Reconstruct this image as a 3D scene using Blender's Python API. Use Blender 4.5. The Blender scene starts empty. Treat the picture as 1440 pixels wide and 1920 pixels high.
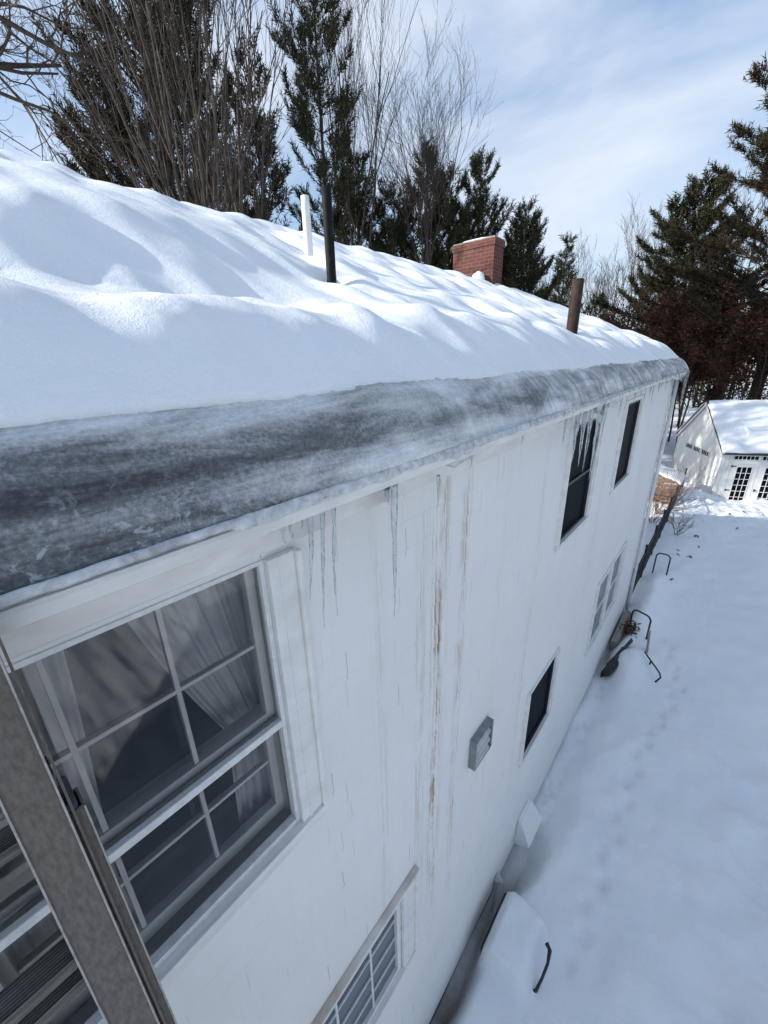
import bpy, bmesh, math, random
import numpy as np
from mathutils import Vector, Matrix, noise
S = bpy.context.scene
COL = S.collection
R_ = math.radians

# ------------------------------------------------------------------ camera
cd = bpy.data.cameras.new('camera'); cam = bpy.data.objects.new('camera', cd); COL.objects.link(cam)
RM = ((0.76337794, 0.20580323, -0.61229009), (0.64553653, -0.27705501, 0.71170437), (-0.02316698, -0.93855504, -0.34435118))
cam.matrix_world = Matrix(((RM[0][0], -RM[0][1], -RM[0][2], 1.0), (RM[1][0], -RM[1][1], -RM[1][2], 0.0), (RM[2][0], -RM[2][1], -RM[2][2], 0.0), (0, 0, 0, 1)))
cd.sensor_fit = 'HORIZONTAL'; cd.sensor_width = 36.0; cd.lens = 742.86 / 1440 * 36
cd.clip_start = 0.03; cd.clip_end = 3000
S.camera = cam

# ------------------------------------------------------------------ sun, sky, exposure
SUN = Vector((-1.48, -1.55, 1.0)).normalized()
sl = bpy.data.lights.new('sun', 'SUN'); sl.energy = 5.0; sl.angle = R_(0.5); sl.color = (1.0, 0.95, 0.87)
so = bpy.data.objects.new('sun', sl); COL.objects.link(so); so.location = SUN * 50
so.rotation_euler = (-SUN).to_track_quat('-Z', 'Y').to_euler()
W = bpy.data.worlds.new('World'); S.world = W; W.use_nodes = True
wn, wl = W.node_tree.nodes, W.node_tree.links
wn.clear()
wo = wn.new('ShaderNodeOutputWorld'); bgd = wn.new('ShaderNodeBackground')
sky = wn.new('ShaderNodeTexSky'); sky.sky_type = 'NISHITA'; sky.sun_disc = False
sky.sun_elevation = math.asin(SUN.z); sky.sun_rotation = math.atan2(SUN.x, SUN.y)
sky.air_density = 1.0; sky.dust_density = 0.6; sky.ozone_density = 1.0
bgd.inputs['Strength'].default_value = 0.092
tc = wn.new('ShaderNodeTexCoord'); mp = wn.new('ShaderNodeMapping')
mp.inputs['Rotation'].default_value = (0.25, 0.35, 0.6); mp.inputs['Scale'].default_value = (1.4, 2.6, 4.6)
nz = wn.new('ShaderNodeTexNoise'); nz.inputs['Scale'].default_value = 1.25; nz.inputs['Detail'].default_value = 7; nz.inputs['Roughness'].default_value = 0.52; nz.inputs['Distortion'].default_value = 0.35
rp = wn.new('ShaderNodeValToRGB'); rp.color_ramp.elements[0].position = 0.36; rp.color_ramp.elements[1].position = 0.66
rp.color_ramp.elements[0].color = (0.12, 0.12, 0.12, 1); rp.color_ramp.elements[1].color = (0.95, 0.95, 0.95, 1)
mx = wn.new('ShaderNodeMix'); mx.data_type = 'RGBA'
mx.inputs[7].default_value = (7.0, 7.6, 8.6, 1)
add = wn.new('ShaderNodeMix'); add.data_type = 'RGBA'; add.blend_type = 'ADD'; add.inputs[0].default_value = 1.0
add.inputs[7].default_value = (1.3, 1.9, 2.9, 1)
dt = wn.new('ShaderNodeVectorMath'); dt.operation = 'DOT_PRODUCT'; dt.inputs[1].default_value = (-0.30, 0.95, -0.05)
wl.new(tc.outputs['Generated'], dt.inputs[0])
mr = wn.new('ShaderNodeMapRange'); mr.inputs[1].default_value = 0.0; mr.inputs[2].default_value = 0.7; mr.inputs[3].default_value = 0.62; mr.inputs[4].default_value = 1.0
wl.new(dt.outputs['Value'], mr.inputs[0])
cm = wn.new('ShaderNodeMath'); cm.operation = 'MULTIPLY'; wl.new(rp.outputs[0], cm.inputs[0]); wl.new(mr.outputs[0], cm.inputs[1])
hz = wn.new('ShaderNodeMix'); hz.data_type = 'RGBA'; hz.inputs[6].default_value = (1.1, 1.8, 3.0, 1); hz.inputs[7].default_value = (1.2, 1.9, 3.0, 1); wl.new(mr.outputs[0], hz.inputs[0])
wl.new(tc.outputs['Generated'], mp.inputs[0]); wl.new(mp.outputs[0], nz.inputs['Vector']); wl.new(nz.outputs[0], rp.inputs[0])
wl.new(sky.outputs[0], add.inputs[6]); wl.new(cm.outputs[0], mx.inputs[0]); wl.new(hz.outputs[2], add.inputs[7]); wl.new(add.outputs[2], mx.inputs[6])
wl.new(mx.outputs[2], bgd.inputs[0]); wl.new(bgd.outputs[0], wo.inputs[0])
S.view_settings.view_transform = 'Standard'; S.view_settings.look = 'None'
S.view_settings.exposure = 0.40; S.view_settings.gamma = 1.0
S.render.engine = 'CYCLES'
S.cycles.max_bounces = 8; S.cycles.transparent_max_bounces = 16
S.cycles.caustics_reflective = False; S.cycles.caustics_refractive = False

GZ = -5.87           # yard snow level (camera is the origin of heights)
YB, YE = -5.0, 10.33  # the house's near end (behind the camera) and far end

# ------------------------------------------------------------------ materials
class NT:
    def __init__(s, name):
        s.m = bpy.data.materials.new(name); s.m.use_nodes = True
        s.n, s.l = s.m.node_tree.nodes, s.m.node_tree.links
        s.b = s.n['Principled BSDF']; s.out = s.n['Material Output']
    def node(s, t, **kw):
        n = s.n.new(t)
        for k, v in kw.items():
            if k in n.inputs.keys(): n.inputs[k].default_value = v
            else: setattr(n, k, v)
        return n
    def math(s, op, a, b=None, c=None, clamp=False):
        n = s.n.new('ShaderNodeMath'); n.operation = op; n.use_clamp = clamp
        for i, x in enumerate((a, b, c)):
            if x is None: continue
            if isinstance(x, (int, float)): n.inputs[i].default_value = x
            else: s.l.new(x, n.inputs[i])
        return n.outputs[0]
    def pos(s):
        return s.node('ShaderNodeNewGeometry').outputs['Position']
    def obj(s):
        return s.node('ShaderNodeTexCoord').outputs['Object']
    def mapped(s, vec, scale, loc=(0, 0, 0)):
        n = s.node('ShaderNodeMapping'); n.inputs['Scale'].default_value = scale; n.inputs['Location'].default_value = loc
        s.l.new(vec, n.inputs[0]); return n.outputs[0]
    def noise(s, vec, scale=5, detail=4, rough=0.5, dist=0.0):
        n = s.node('ShaderNodeTexNoise'); n.inputs['Scale'].default_value = scale; n.inputs['Detail'].default_value = detail
        n.inputs['Roughness'].default_value = rough; n.inputs['Distortion'].default_value = dist
        if vec is not None: s.l.new(vec, n.inputs['Vector'])
        return n.outputs[0]
    def ramp(s, fac, stops):
        n = s.node('ShaderNodeValToRGB'); cr = n.color_ramp
        while len(cr.elements) < len(stops): cr.elements.new(0.5)
        for e, (p, c) in zip(cr.elements, stops):
            e.position = p
            if isinstance(c, (int, float)): c = (c, c, c)
            e.color = (*c, 1)
        s.l.new(fac, n.inputs[0]); return n.outputs[0]
    def mix(s, fac, a, b, mode='MIX'):
        n = s.node('ShaderNodeMix'); n.data_type = 'RGBA'; n.blend_type = mode
        for i, x in ((0, fac), (6, a), (7, b)):
            if isinstance(x, (int, float)): n.inputs[i].default_value = x
            elif isinstance(x, tuple): n.inputs[i].default_value = (*x, 1)
            else: s.l.new(x, n.inputs[i])
        return n.outputs[2]
    def bump(s, h, strength=0.3, dist=0.01):
        n = s.node('ShaderNodeBump'); n.inputs['Strength'].default_value = strength; n.inputs['Distance'].default_value = dist
        s.l.new(h, n.inputs['Height']); s.l.new(n.outputs[0], s.b.inputs['Normal']); return n
    def set(s, **kw):
        for k, v in kw.items():
            i = s.b.inputs[k]
            if isinstance(v, (int, float)): i.default_value = v
            elif isinstance(v, tuple): i.default_value = (*v, 1) if len(v) == 3 and i.type == 'RGBA' else v
            else: s.l.new(v, i)
        return s.m
KEY = {'base': 'Base Color', 'rough': 'Roughness', 'metal': 'Metallic', 'spec': 'Specular IOR Level'}
def simple(name, c1, c2=None, scale=6, rough=0.6, metal=0.0, stretch=(1, 1, 1), bump=0.15, bd=0.004, spec=0.5, lo=0.35, hi=0.65):
    t = NT(name); v = t.mapped(t.obj(), stretch)
    n = t.noise(v, scale, 6, 0.6)
    t.set(**{'Base Color': t.ramp(n, [(lo, c1), (hi, c2 or c1)]), 'Roughness': rough, 'Metallic': metal, 'Specular IOR Level': spec})
    if bump: t.bump(t.noise(v, scale * 4, 4, 0.6), bump, bd)
    return t.m

def mat_snow(name, fine=1.0):
    t = NT(name); p = t.pos()
    a = t.noise(p, 9 * fine, 5, 0.6); b = t.noise(p, 160 * fine, 3, 0.7); c = t.noise(p, 45 * fine, 4, 0.6)
    col = t.ramp(t.noise(p, 2.2, 4, 0.55), [(0.3, (0.84, 0.87, 0.91)), (0.7, (0.90, 0.915, 0.93))])
    h = t.math('ADD', t.math('ADD', t.math('MULTIPLY', a, 1.0), t.math('MULTIPLY', b, 0.34)), t.math('MULTIPLY', c, 0.30))
    t.set(**{'Base Color': col, 'Roughness': 0.5, 'Specular IOR Level': 0.35})
    t.bump(h, 0.5, 0.022)
    return t.m
def mat_ground():
    t = NT('yard_snow'); p = t.pos()
    sep = t.node('ShaderNodeSeparateXYZ'); t.l.new(p, sep.inputs[0])
    a = t.noise(p, 7, 5, 0.6); b = t.noise(p, 130, 3, 0.7); c = t.noise(p, 30, 4, 0.6)
    clean = t.ramp(t.noise(p, 1.6, 4, 0.5), [(0.3, (0.83, 0.86, 0.90)), (0.7, (0.89, 0.905, 0.92))])
    # meltwater stains and soil in the trench below the drip line
    dirty = t.ramp(t.noise(t.mapped(p, (1, 1, 1)), 3.0, 7, 0.65), [(0.36, (0.10, 0.075, 0.055)), (0.5, (0.30, 0.26, 0.22)), (0.66, (0.55, 0.55, 0.55))])
    low = t.math('SUBTRACT', -6.12, sep.outputs[2])
    f = t.math('MULTIPLY', low, 5.0, clamp=True)
    stain = t.ramp(t.noise(t.mapped(p, (2.2, 0.9, 1)), 2.1, 5, 0.6), [(0.52, 0.0), (0.72, 0.85)])
    near = t.math('SUBTRACT', 1.0, t.math('MULTIPLY', t.math('ABSOLUTE', t.math('SUBTRACT', sep.outputs[0], 0.12)), 4.0), clamp=True)
    inhouse = t.math('LESS_THAN', sep.outputs[1], 9.5)
    f2 = t.math('MULTIPLY', t.math('MULTIPLY', stain, near), inhouse)
    icy = t.mix(t.math('MULTIPLY', f2, 0.8), clean, (0.50, 0.40, 0.28))
    t.set(**{'Base Color': t.mix(f, icy, dirty), 'Roughness': 0.55, 'Specular IOR Level': 0.35})
    h = t.math('ADD', t.math('ADD', a, t.math('MULTIPLY', b, 0.30)), t.math('MULTIPLY', c, 0.40))
    t.bump(h, 0.6, 0.03)
    return t.m
def mat_shingle():
    t = NT('white_painted_shingles'); p = t.pos()
    sep = t.node('ShaderNodeSeparateXYZ'); t.l.new(p, sep.inputs[0])
    y, z = sep.outputs[1], sep.outputs[2]
    row = t.math('FLOOR', t.math('MULTIPLY', t.math('ADD', z, 6.0), 1 / 0.14))
    wn1 = t.node('ShaderNodeTexWhiteNoise', noise_dimensions='1D'); t.l.new(row, wn1.inputs['W'])
    yy = t.math('ADD', t.math('MULTIPLY', y, 1 / 0.118), t.math('MULTIPLY', wn1.outputs[0], 7.3))
    cell = t.math('FLOOR', yy)
    cb = t.node('ShaderNodeCombineXYZ'); t.l.new(cell, cb.inputs[0]); t.l.new(row, cb.inputs[1])
    w2 = t.node('ShaderNodeTexWhiteNoise', noise_dimensions='2D'); t.l.new(cb.outputs[0], w2.inputs['Vector'])
    rnd = w2.outputs[0]
    fr = t.math('SUBTRACT', t.math('FRACT', yy), t.math('MULTIPLY', rnd, 0.6))
    seam = t.math('LESS_THAN', t.math('ABSOLUTE', t.math('SUBTRACT', fr, 0.2)), 0.016)
    sel = t.math('GREATER_THAN', t.math('FRACT', t.math('MULTIPLY', rnd, 17.3)), 0.74)
    stren = t.math('FRACT', t.math('MULTIPLY', rnd, 91.7))
    seam = t.math('MULTIPLY', t.math('MULTIPLY', seam, sel), t.math('POWER', stren, 1.6))
    paint = t.ramp(t.noise(p, 1.1, 5, 0.6), [(0.3, (0.72, 0.715, 0.70)), (0.7, (0.78, 0.78, 0.775))])
    grain = t.noise(t.mapped(p, (1, 60, 3)), 1.0, 4, 0.6)
    paint = t.mix(0.12, paint, t.ramp(grain, [(0.3, (0.68, 0.67, 0.66)), (0.7, (0.82, 0.82, 0.82))]))
    # brown tannin runs below the leaks in the eave
    runs = t.noise(t.mapped(p, (1, 52, 0.9)), 1.0, 5, 0.6)
    brk = t.noise(t.mapped(p, (1, 11, 4.5)), 1.0, 4, 0.6)
    g = None
    for yc, w, k in ((1.60, 0.065, 1.4), (1.86, 0.045, 0.9), (1.43, 0.045, 0.6), (1.10, 0.04, 0.3), (3.13, 0.05, 0.5), (2.41, 0.04, 0.15), (5.3, 0.08, 0.25), (8.2, 0.12, 0.2)):
        d = t.math('MULTIPLY', t.math('SUBTRACT', y, yc), 1 / w)
        e = t.math('MULTIPLY', t.math('POWER', 2.718, t.math('MULTIPLY', t.math('MULTIPLY', d, d), -1.0)), k)
        g = e if g is None else t.math('MAXIMUM', g, e)
    base = t.math('MULTIPLY', t.math('SUBTRACT', runs, 0.45), 7.0, clamp=True)
    base = t.math('MULTIPLY', base, t.math('MULTIPLY', t.math('SUBTRACT', brk, 0.36), 5.0, clamp=True))
    fade = t.math('MULTIPLY', t.math('ADD', z, 4.6), 0.6, clamp=True)
    st = t.math('MULTIPLY', t.math('MULTIPLY', base, g), fade)
    col = t.mix(t.math('MULTIPLY', st, 0.85), paint, (0.33, 0.215, 0.14))
    wide = t.math('MULTIPLY', t.math('MULTIPLY', t.math('SUBTRACT', t.noise(t.mapped(p, (1, 22, 1.6)), 1.0, 4, 0.55), 0.55), 5.0, clamp=True), 0.05)
    col = t.mix(wide, col, (0.42, 0.33, 0.26))
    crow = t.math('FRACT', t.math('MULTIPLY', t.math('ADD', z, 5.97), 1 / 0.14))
    cl = t.math('MULTIPLY', t.math('LESS_THAN', crow, 0.035), t.math('MULTIPLY', t.math('SUBTRACT', t.noise(t.mapped(p, (1, 2.5, 2)), 1.0, 4), 0.38), 0.65, clamp=True))  # shadow under each course butt, painted into the colour as a broken dark line
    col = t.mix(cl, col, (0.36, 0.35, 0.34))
    col = t.mix(t.math('MULTIPLY', seam, 0.7), col, (0.2, 0.2, 0.21))
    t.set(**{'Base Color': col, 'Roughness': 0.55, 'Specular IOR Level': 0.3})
    h = t.math('SUBTRACT', t.math('MULTIPLY', grain, 0.5), t.math('MULTIPLY', seam, 1.0))
    t.bump(h, 0.35, 0.004)
    return t.m
def mat_ice():
    t = NT('grey_dam_ice'); p = t.pos()
    sep = t.node('ShaderNodeSeparateXYZ'); t.l.new(p, sep.inputs[0])
    y, z = sep.outputs[1], sep.outputs[2]
    long_ = t.noise(t.mapped(p, (7, 0.8, 9)), 1.0, 7, 0.68, 0.5)
    down = t.noise(t.mapped(p, (2.2, 13, 2.2)), 1.0, 7, 0.66, 1.2)
    sw = t.math('MULTIPLY', t.math('SUBTRACT', y, 0.8), 0.7, clamp=True)
    m = t.mix(t.math('MULTIPLY', sw, 0.55), long_, down)
    grit = t.noise(p, 85, 5, 0.8)
    m2 = t.mix(0.36, m, grit)
    # clear bands through which the dark shingles show
    zb = t.math('ADD', z, 0.19)
    band = t.math('POWER', 2.718, t.math('MULTIPLY', t.math('MULTIPLY', zb, zb), -420.0))
    zl = t.math('ADD', z, 0.34)
    lowb = t.math('POWER', 2.718, t.math('MULTIPLY', t.math('MULTIPLY', zl, zl), -160.0))
    nearf = t.math('SUBTRACT', 1.0, t.math('MULTIPLY', t.math('SUBTRACT', y, 0.15), 1.25), clamp=True)
    m3 = t.math('SUBTRACT', t.math('SUBTRACT', m2, t.math('MULTIPLY', t.math('MULTIPLY', band, t.math('SUBTRACT', 1.0, t.math('MULTIPLY', t.math('SUBTRACT', y, 1.2), 0.4), clamp=True)), 0.20)), t.math('MULTIPLY', t.math('MULTIPLY', lowb, nearf), 0.30))
    big = t.noise(t.mapped(p, (3.0, 1.3, 5.0), (4.0, 2.0, 1.0)), 1.7, 5, 0.6, 0.8)
    m3 = t.math('ADD', m3, t.math('MULTIPLY', t.math('SUBTRACT', big, 0.5), 0.62))
    sh = t.math('SUBTRACT', m3, t.math('MULTIPLY', nearf, 0.035))
    col = t.ramp(sh, [(0.20, (0.030, 0.031, 0.034)), (0.31, (0.12, 0.124, 0.13)), (0.42, (0.34, 0.35, 0.36)), (0.55, (0.60, 0.615, 0.63)), (0.68, (0.80, 0.82, 0.83))])
    fl = t.math('ADD', t.noise(t.mapped(p, (1, 0.75, 1)), 44, 4, 0.6, 0.8), t.math('MULTIPLY', t.math('SUBTRACT', t.noise(p, 10, 3), 0.5), 0.45))
    flake = t.math('MULTIPLY', t.math('MULTIPLY', t.math('SUBTRACT', fl, 0.56), 12.0, clamp=True), t.math('MULTIPLY', nearf, t.math('MULTIPLY', t.math('SUBTRACT', -0.17, z), 9.0, clamp=True)))
    col = t.mix(t.math('MULTIPLY', flake, 0.6), col, (0.55, 0.58, 0.63))
    t.set(**{'Base Color': col, 'Roughness': t.ramp(m, [(0.35, 0.08), (0.65, 0.34)]), 'Specular IOR Level': 0.5, 'Coat Weight': 0.25, 'Coat Roughness': 0.12})
    h = t.math('ADD', t.math('MULTIPLY', m, 1.2), t.math('ADD', t.math('MULTIPLY', grit, 0.12), t.math('MULTIPLY', flake, 0.2)))
    t.bump(h, 0.55, 0.02)
    return t.m
def mat_clear_ice():
    t = NT('clear_ice'); p = t.pos()
    n = t.noise(t.mapped(p, (40, 40, 16)), 1.0, 4, 0.6)
    bp = t.node('ShaderNodeBump'); bp.inputs['Strength'].default_value = 0.8; bp.inputs['Distance'].default_value = 0.012; t.l.new(n, bp.inputs['Height'])
    rf = t.node('ShaderNodeBsdfRefraction'); rf.inputs['IOR'].default_value = 1.18; rf.inputs['Roughness'].default_value = 0.02; rf.inputs['Color'].default_value = (0.90, 0.94, 0.96, 1)
    gl = t.node('ShaderNodeBsdfGlossy'); gl.inputs['Roughness'].default_value = 0.04
    df = t.node('ShaderNodeBsdfDiffuse'); df.inputs['Color'].default_value = (0.72, 0.76, 0.80, 1)
    fr = t.node('ShaderNodeFresnel'); fr.inputs['IOR'].default_value = 1.38; t.l.new(bp.outputs[0], fr.inputs['Normal'])
    for q in (rf, gl): t.l.new(bp.outputs[0], q.inputs['Normal'])
    a = t.node('ShaderNodeMixShader'); t.l.new(t.math('MULTIPLY', t.math('SUBTRACT', n, 0.35), 1.1, clamp=True), a.inputs[0]); t.l.new(rf.outputs[0], a.inputs[1]); t.l.new(df.outputs[0], a.inputs[2])
    b = t.node('ShaderNodeMixShader'); t.l.new(fr.outputs[0], b.inputs[0]); t.l.new(a.outputs[0], b.inputs[1]); t.l.new(gl.outputs[0], b.inputs[2])
    t.l.new(b.outputs[0], t.out.inputs[0]); return t.m
def mat_frost():
    t = NT('frosty_ice'); p = t.pos()
    n = t.noise(t.mapped(p, (20, 20, 14)), 1.0, 5, 0.65, 0.5)
    gl = t.node('ShaderNodeBsdfGlass'); gl.inputs['IOR'].default_value = 1.25; gl.inputs['Roughness'].default_value = 0.12; gl.inputs['Color'].default_value = (0.95, 0.97, 0.99, 1)
    tr = t.node('ShaderNodeBsdfTransparent'); tr.inputs[0].default_value = (0.93, 0.95, 0.97, 1)
    df = t.node('ShaderNodeBsdfPrincipled'); df.inputs['Base Color'].default_value = (0.78, 0.80, 0.83, 1); df.inputs['Roughness'].default_value = 0.18
    bp = t.node('ShaderNodeBump'); bp.inputs['Strength'].default_value = 0.7; bp.inputs['Distance'].default_value = 0.01; t.l.new(n, bp.inputs['Height'])
    t.l.new(bp.outputs[0], gl.inputs['Normal']); t.l.new(bp.outputs[0], df.inputs['Normal'])
    a = t.node('ShaderNodeMixShader'); a.inputs[0].default_value = 0.55; t.l.new(gl.outputs[0], a.inputs[1]); t.l.new(tr.outputs[0], a.inputs[2])
    b = t.node('ShaderNodeMixShader'); t.l.new(t.ramp(n, [(0.35, 0.35), (0.65, 0.8)]), b.inputs[0]); t.l.new(a.outputs[0], b.inputs[1]); t.l.new(df.outputs[0], b.inputs[2])
    t.l.new(b.outputs[0], t.out.inputs[0]); return t.m
def mat_glass(name, tint=0.75, ior=1.5, rough=0.015, tintc=None):
    t = NT(name)
    tr = t.node('ShaderNodeBsdfTransparent'); tr.inputs[0].default_value = (*(tintc or (tint, tint, tint)), 1)
    gl = t.node('ShaderNodeBsdfGlossy'); gl.inputs['Roughness'].default_value = rough; gl.inputs['Color'].default_value = (0.9, 0.95, 1, 1)
    fr = t.node('ShaderNodeFresnel'); fr.inputs['IOR'].default_value = ior
    nn = t.noise(t.pos(), 3.0, 2, 0.5)
    bp = t.node('ShaderNodeBump'); bp.inputs['Strength'].default_value = 0.05; bp.inputs['Distance'].default_value = 0.02
    t.l.new(nn, bp.inputs['Height']); t.l.new(bp.outputs[0], gl.inputs['Normal'])
    ms = t.node('ShaderNodeMixShader'); t.l.new(fr.outputs[0], ms.inputs[0]); t.l.new(tr.outputs[0], ms.inputs[1]); t.l.new(gl.outputs[0], ms.inputs[2])
    t.l.new(ms.outputs[0], t.out.inputs[0]); return t.m
def mat_brick():
    t = NT('red_brick'); v = t.obj()
    sep = t.node('ShaderNodeSeparateXYZ'); t.l.new(v, sep.inputs[0])
    cb = t.node('ShaderNodeCombineXYZ'); t.l.new(t.math('ADD', sep.outputs[0], sep.outputs[1]), cb.inputs[0]); t.l.new(sep.outputs[2], cb.inputs[1])
    br = t.node('ShaderNodeTexBrick'); br.inputs['Scale'].default_value = 1.0
    br.inputs['Brick Width'].default_value = 0.2; br.inputs['Row Height'].default_value = 0.07; br.inputs['Mortar Size'].default_value = 0.006
    br.inputs['Color1'].default_value = (0.125, 0.030, 0.019, 1); br.inputs['Color2'].default_value = (0.075, 0.020, 0.015, 1); br.inputs['Mortar'].default_value = (0.13, 0.085, 0.07, 1)
    br.inputs['Bias'].default_value = -0.1
    t.l.new(cb.outputs[0], br.inputs['Vector'])
    n = t.noise(v, 7, 5, 0.6)
    col = t.mix(t.ramp(n, [(0.58, 0.0), (0.75, 0.55)]), br.outputs[0], (0.24, 0.12, 0.085))
    t.set(**{'Base Color': col, 'Roughness': 0.85})
    t.bump(t.math('SUBTRACT', t.math('MULTIPLY', t.noise(v, 40, 4, 0.6), 0.4), br.outputs[1]), 0.6, 0.008)
    return t.m
def mat_island(name, stops, rough=0.8, scale_noise=None):
    t = NT(name); g = t.node('ShaderNodeNewGeometry')
    t.set(**{'Base Color': t.ramp(g.outputs['Random Per Island'], stops), 'Roughness': rough, 'Specular IOR Level': 0.2})
    return t.m
def mat_clapboard():
    t = NT('white_clapboard'); p = t.pos()
    t.set(**{'Base Color': t.ramp(t.noise(p, 1.5, 4, 0.6), [(0.3, (0.74, 0.74, 0.72)), (0.7, (0.80, 0.80, 0.79))]), 'Roughness': 0.5, 'Specular IOR Level': 0.3})
    t.bump(t.noise(t.mapped(p, (3, 3, 60)), 1, 3), 0.15, 0.004); return t.m
def mat_curtain():
    t = NT('sheer_curtain'); v = t.pos()
    d = t.node('ShaderNodeBsdfDiffuse'); d.inputs[0].default_value = (0.90, 0.90, 0.90, 1)
    tl = t.node('ShaderNodeBsdfTranslucent'); tl.inputs[0].default_value = (0.7, 0.7, 0.7, 1)
    tr = t.node('ShaderNodeBsdfTransparent')
    a = t.node('ShaderNodeMixShader'); a.inputs[0].default_value = 0.4; t.l.new(d.outputs[0], a.inputs[1]); t.l.new(tl.outputs[0], a.inputs[2])
    b = t.node('ShaderNodeMixShader'); t.l.new(t.ramp(t.noise(v, 30, 3), [(0.3, 0.86), (0.7, 0.97)]), b.inputs[0]); t.l.new(tr.outputs[0], b.inputs[1]); t.l.new(a.outputs[0], b.inputs[2])
    t.l.new(b.outputs[0], t.out.inputs[0]); return t.m

M = dict(
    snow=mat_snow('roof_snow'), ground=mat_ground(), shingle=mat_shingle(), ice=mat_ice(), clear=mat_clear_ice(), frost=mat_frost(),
    trim=simple('white_trim_paint', (0.66, 0.655, 0.64), (0.77, 0.77, 0.76), 5, 0.45, stretch=(1, 1, 2)),
    fascia=simple('weathered_white_fascia', (0.60, 0.585, 0.56), (0.73, 0.72, 0.70), 3, 0.5, stretch=(1, 1.5, 4)),
    drip=simple('stained_drip_cap', (0.46, 0.38, 0.31), (0.70, 0.68, 0.65), 4, 0.6),
    glass=mat_glass('window_glass', 0.93), dark=simple('dark_screen_glass', (0.004, 0.006, 0.010), (0.007, 0.009, 0.015), 3, 0.5, bump=0, spec=0.02),
    greyglass=simple('screened_glass', (0.085, 0.10, 0.12), (0.12, 0.14, 0.165), 1.2, 0.25, bump=0, spec=0.3),
    storm=simple('storm_aluminium', (0.60, 0.61, 0.62), (0.72, 0.73, 0.74), 30, 0.45, metal=0.0),
    brightalum=simple('worn_aluminium_edge', (0.26, 0.25, 0.23), (0.40, 0.38, 0.36), 60, 0.5, metal=0.3),
    alum=simple('weathered_aluminium', (0.092, 0.082, 0.071), (0.150, 0.135, 0.118), 150, 0.55, metal=0.35, stretch=(1, 1, 0.35), bump=0.35, bd=0.002),
    rung=simple('ribbed_aluminium', (0.09, 0.085, 0.08), (0.19, 0.18, 0.17), 16, 0.5, metal=0.45, stretch=(3, 0.5, 3)),
    cap=simple('navy_plastic', (0.008, 0.010, 0.03), (0.012, 0.014, 0.045), 10, 0.4),
    room=simple('room_paint', (0.20, 0.20, 0.21), (0.24, 0.24, 0.25), 2, 0.8), curtain=mat_curtain(),
    brick=mat_brick(), stone=simple('concrete_cap', (0.20, 0.18, 0.16), (0.32, 0.29, 0.26), 8, 0.85),
    found=simple('damp_foundation', (0.07, 0.06, 0.052), (0.20, 0.17, 0.15), 4, 0.85, bump=0.4, bd=0.02),
    shinglroof=simple('dark_roof_shingle', (0.03, 0.03, 0.032), (0.06, 0.06, 0.06), 9, 0.9),
    pvc=simple('white_pvc', (0.74, 0.73, 0.68), (0.82, 0.81, 0.77), 5, 0.4),
    blackpipe=simple('blackened_pipe', (0.006, 0.006, 0.006), (0.06, 0.06, 0.055), 9, 0.7, stretch=(1, 1, 0.6), lo=0.55, hi=0.80, spec=0.2),
    rust=simple('rusty_brown_pipe', (0.026, 0.015, 0.012), (0.05, 0.03, 0.024), 12, 0.7, spec=0.2),
    galv=simple('galvanised_vent', (0.36, 0.37, 0.38), (0.50, 0.51, 0.52), 12, 0.5),
    ventgrey=simple('grey_vent_frame', (0.15, 0.165, 0.18), (0.25, 0.27, 0.29), 14, 0.5),
    black=simple('black_metal', (0.010, 0.010, 0.012), (0.022, 0.022, 0.025), 12, 0.45),
    hood=simple('white_plastic_hood', (0.76, 0.76, 0.75), (0.80, 0.80, 0.80), 4, 0.35),
    clap=mat_clapboard(), slat=simple('warm_wood_slats', (0.15, 0.080, 0.042), (0.27, 0.155, 0.085), 7, 0.7, stretch=(0.5, 4, 6)),
    greywood=simple('grey_board', (0.22, 0.21, 0.19), (0.34, 0.32, 0.30), 8, 0.8, stretch=(4, 4, 0.6)),
    bark=simple('grey_brown_bark', (0.034, 0.027, 0.021), (0.075, 0.060, 0.048), 9, 0.9, stretch=(1, 1, 0.3), bump=0.4, bd=0.02),
    barkdark=simple('dark_pine_bark', (0.03, 0.024, 0.02), (0.065, 0.05, 0.04), 9, 0.9, stretch=(1, 1, 0.3), bump=0.4, bd=0.02),
    twig=simple('bare_twigs', (0.034, 0.025, 0.019), (0.064, 0.049, 0.038), 3, 0.9, bump=0),
    needle=mat_island('pine_needles', [(0.0, (0.012, 0.018, 0.009)), (0.45, (0.026, 0.032, 0.015)), (0.8, (0.046, 0.044, 0.019)), (1.0, (0.08, 0.064, 0.028))]),
    needlebrown=mat_island('bronzed_pine_needles', [(0.0, (0.012, 0.012, 0.006)), (0.5, (0.026, 0.022, 0.011)), (0.8, (0.046, 0.035, 0.017)), (1.0, (0.075, 0.052, 0.025))]),
    rustleaf=mat_island('rust_leaves', [(0.0, (0.035, 0.016, 0.010)), (0.5, (0.080, 0.032, 0.017)), (1.0, (0.16, 0.066, 0.034))]),
    leafdry=mat_island('dry_leaf', [(0.0, (0.06, 0.04, 0.025)), (1.0, (0.12, 0.08, 0.05))]),
)

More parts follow.
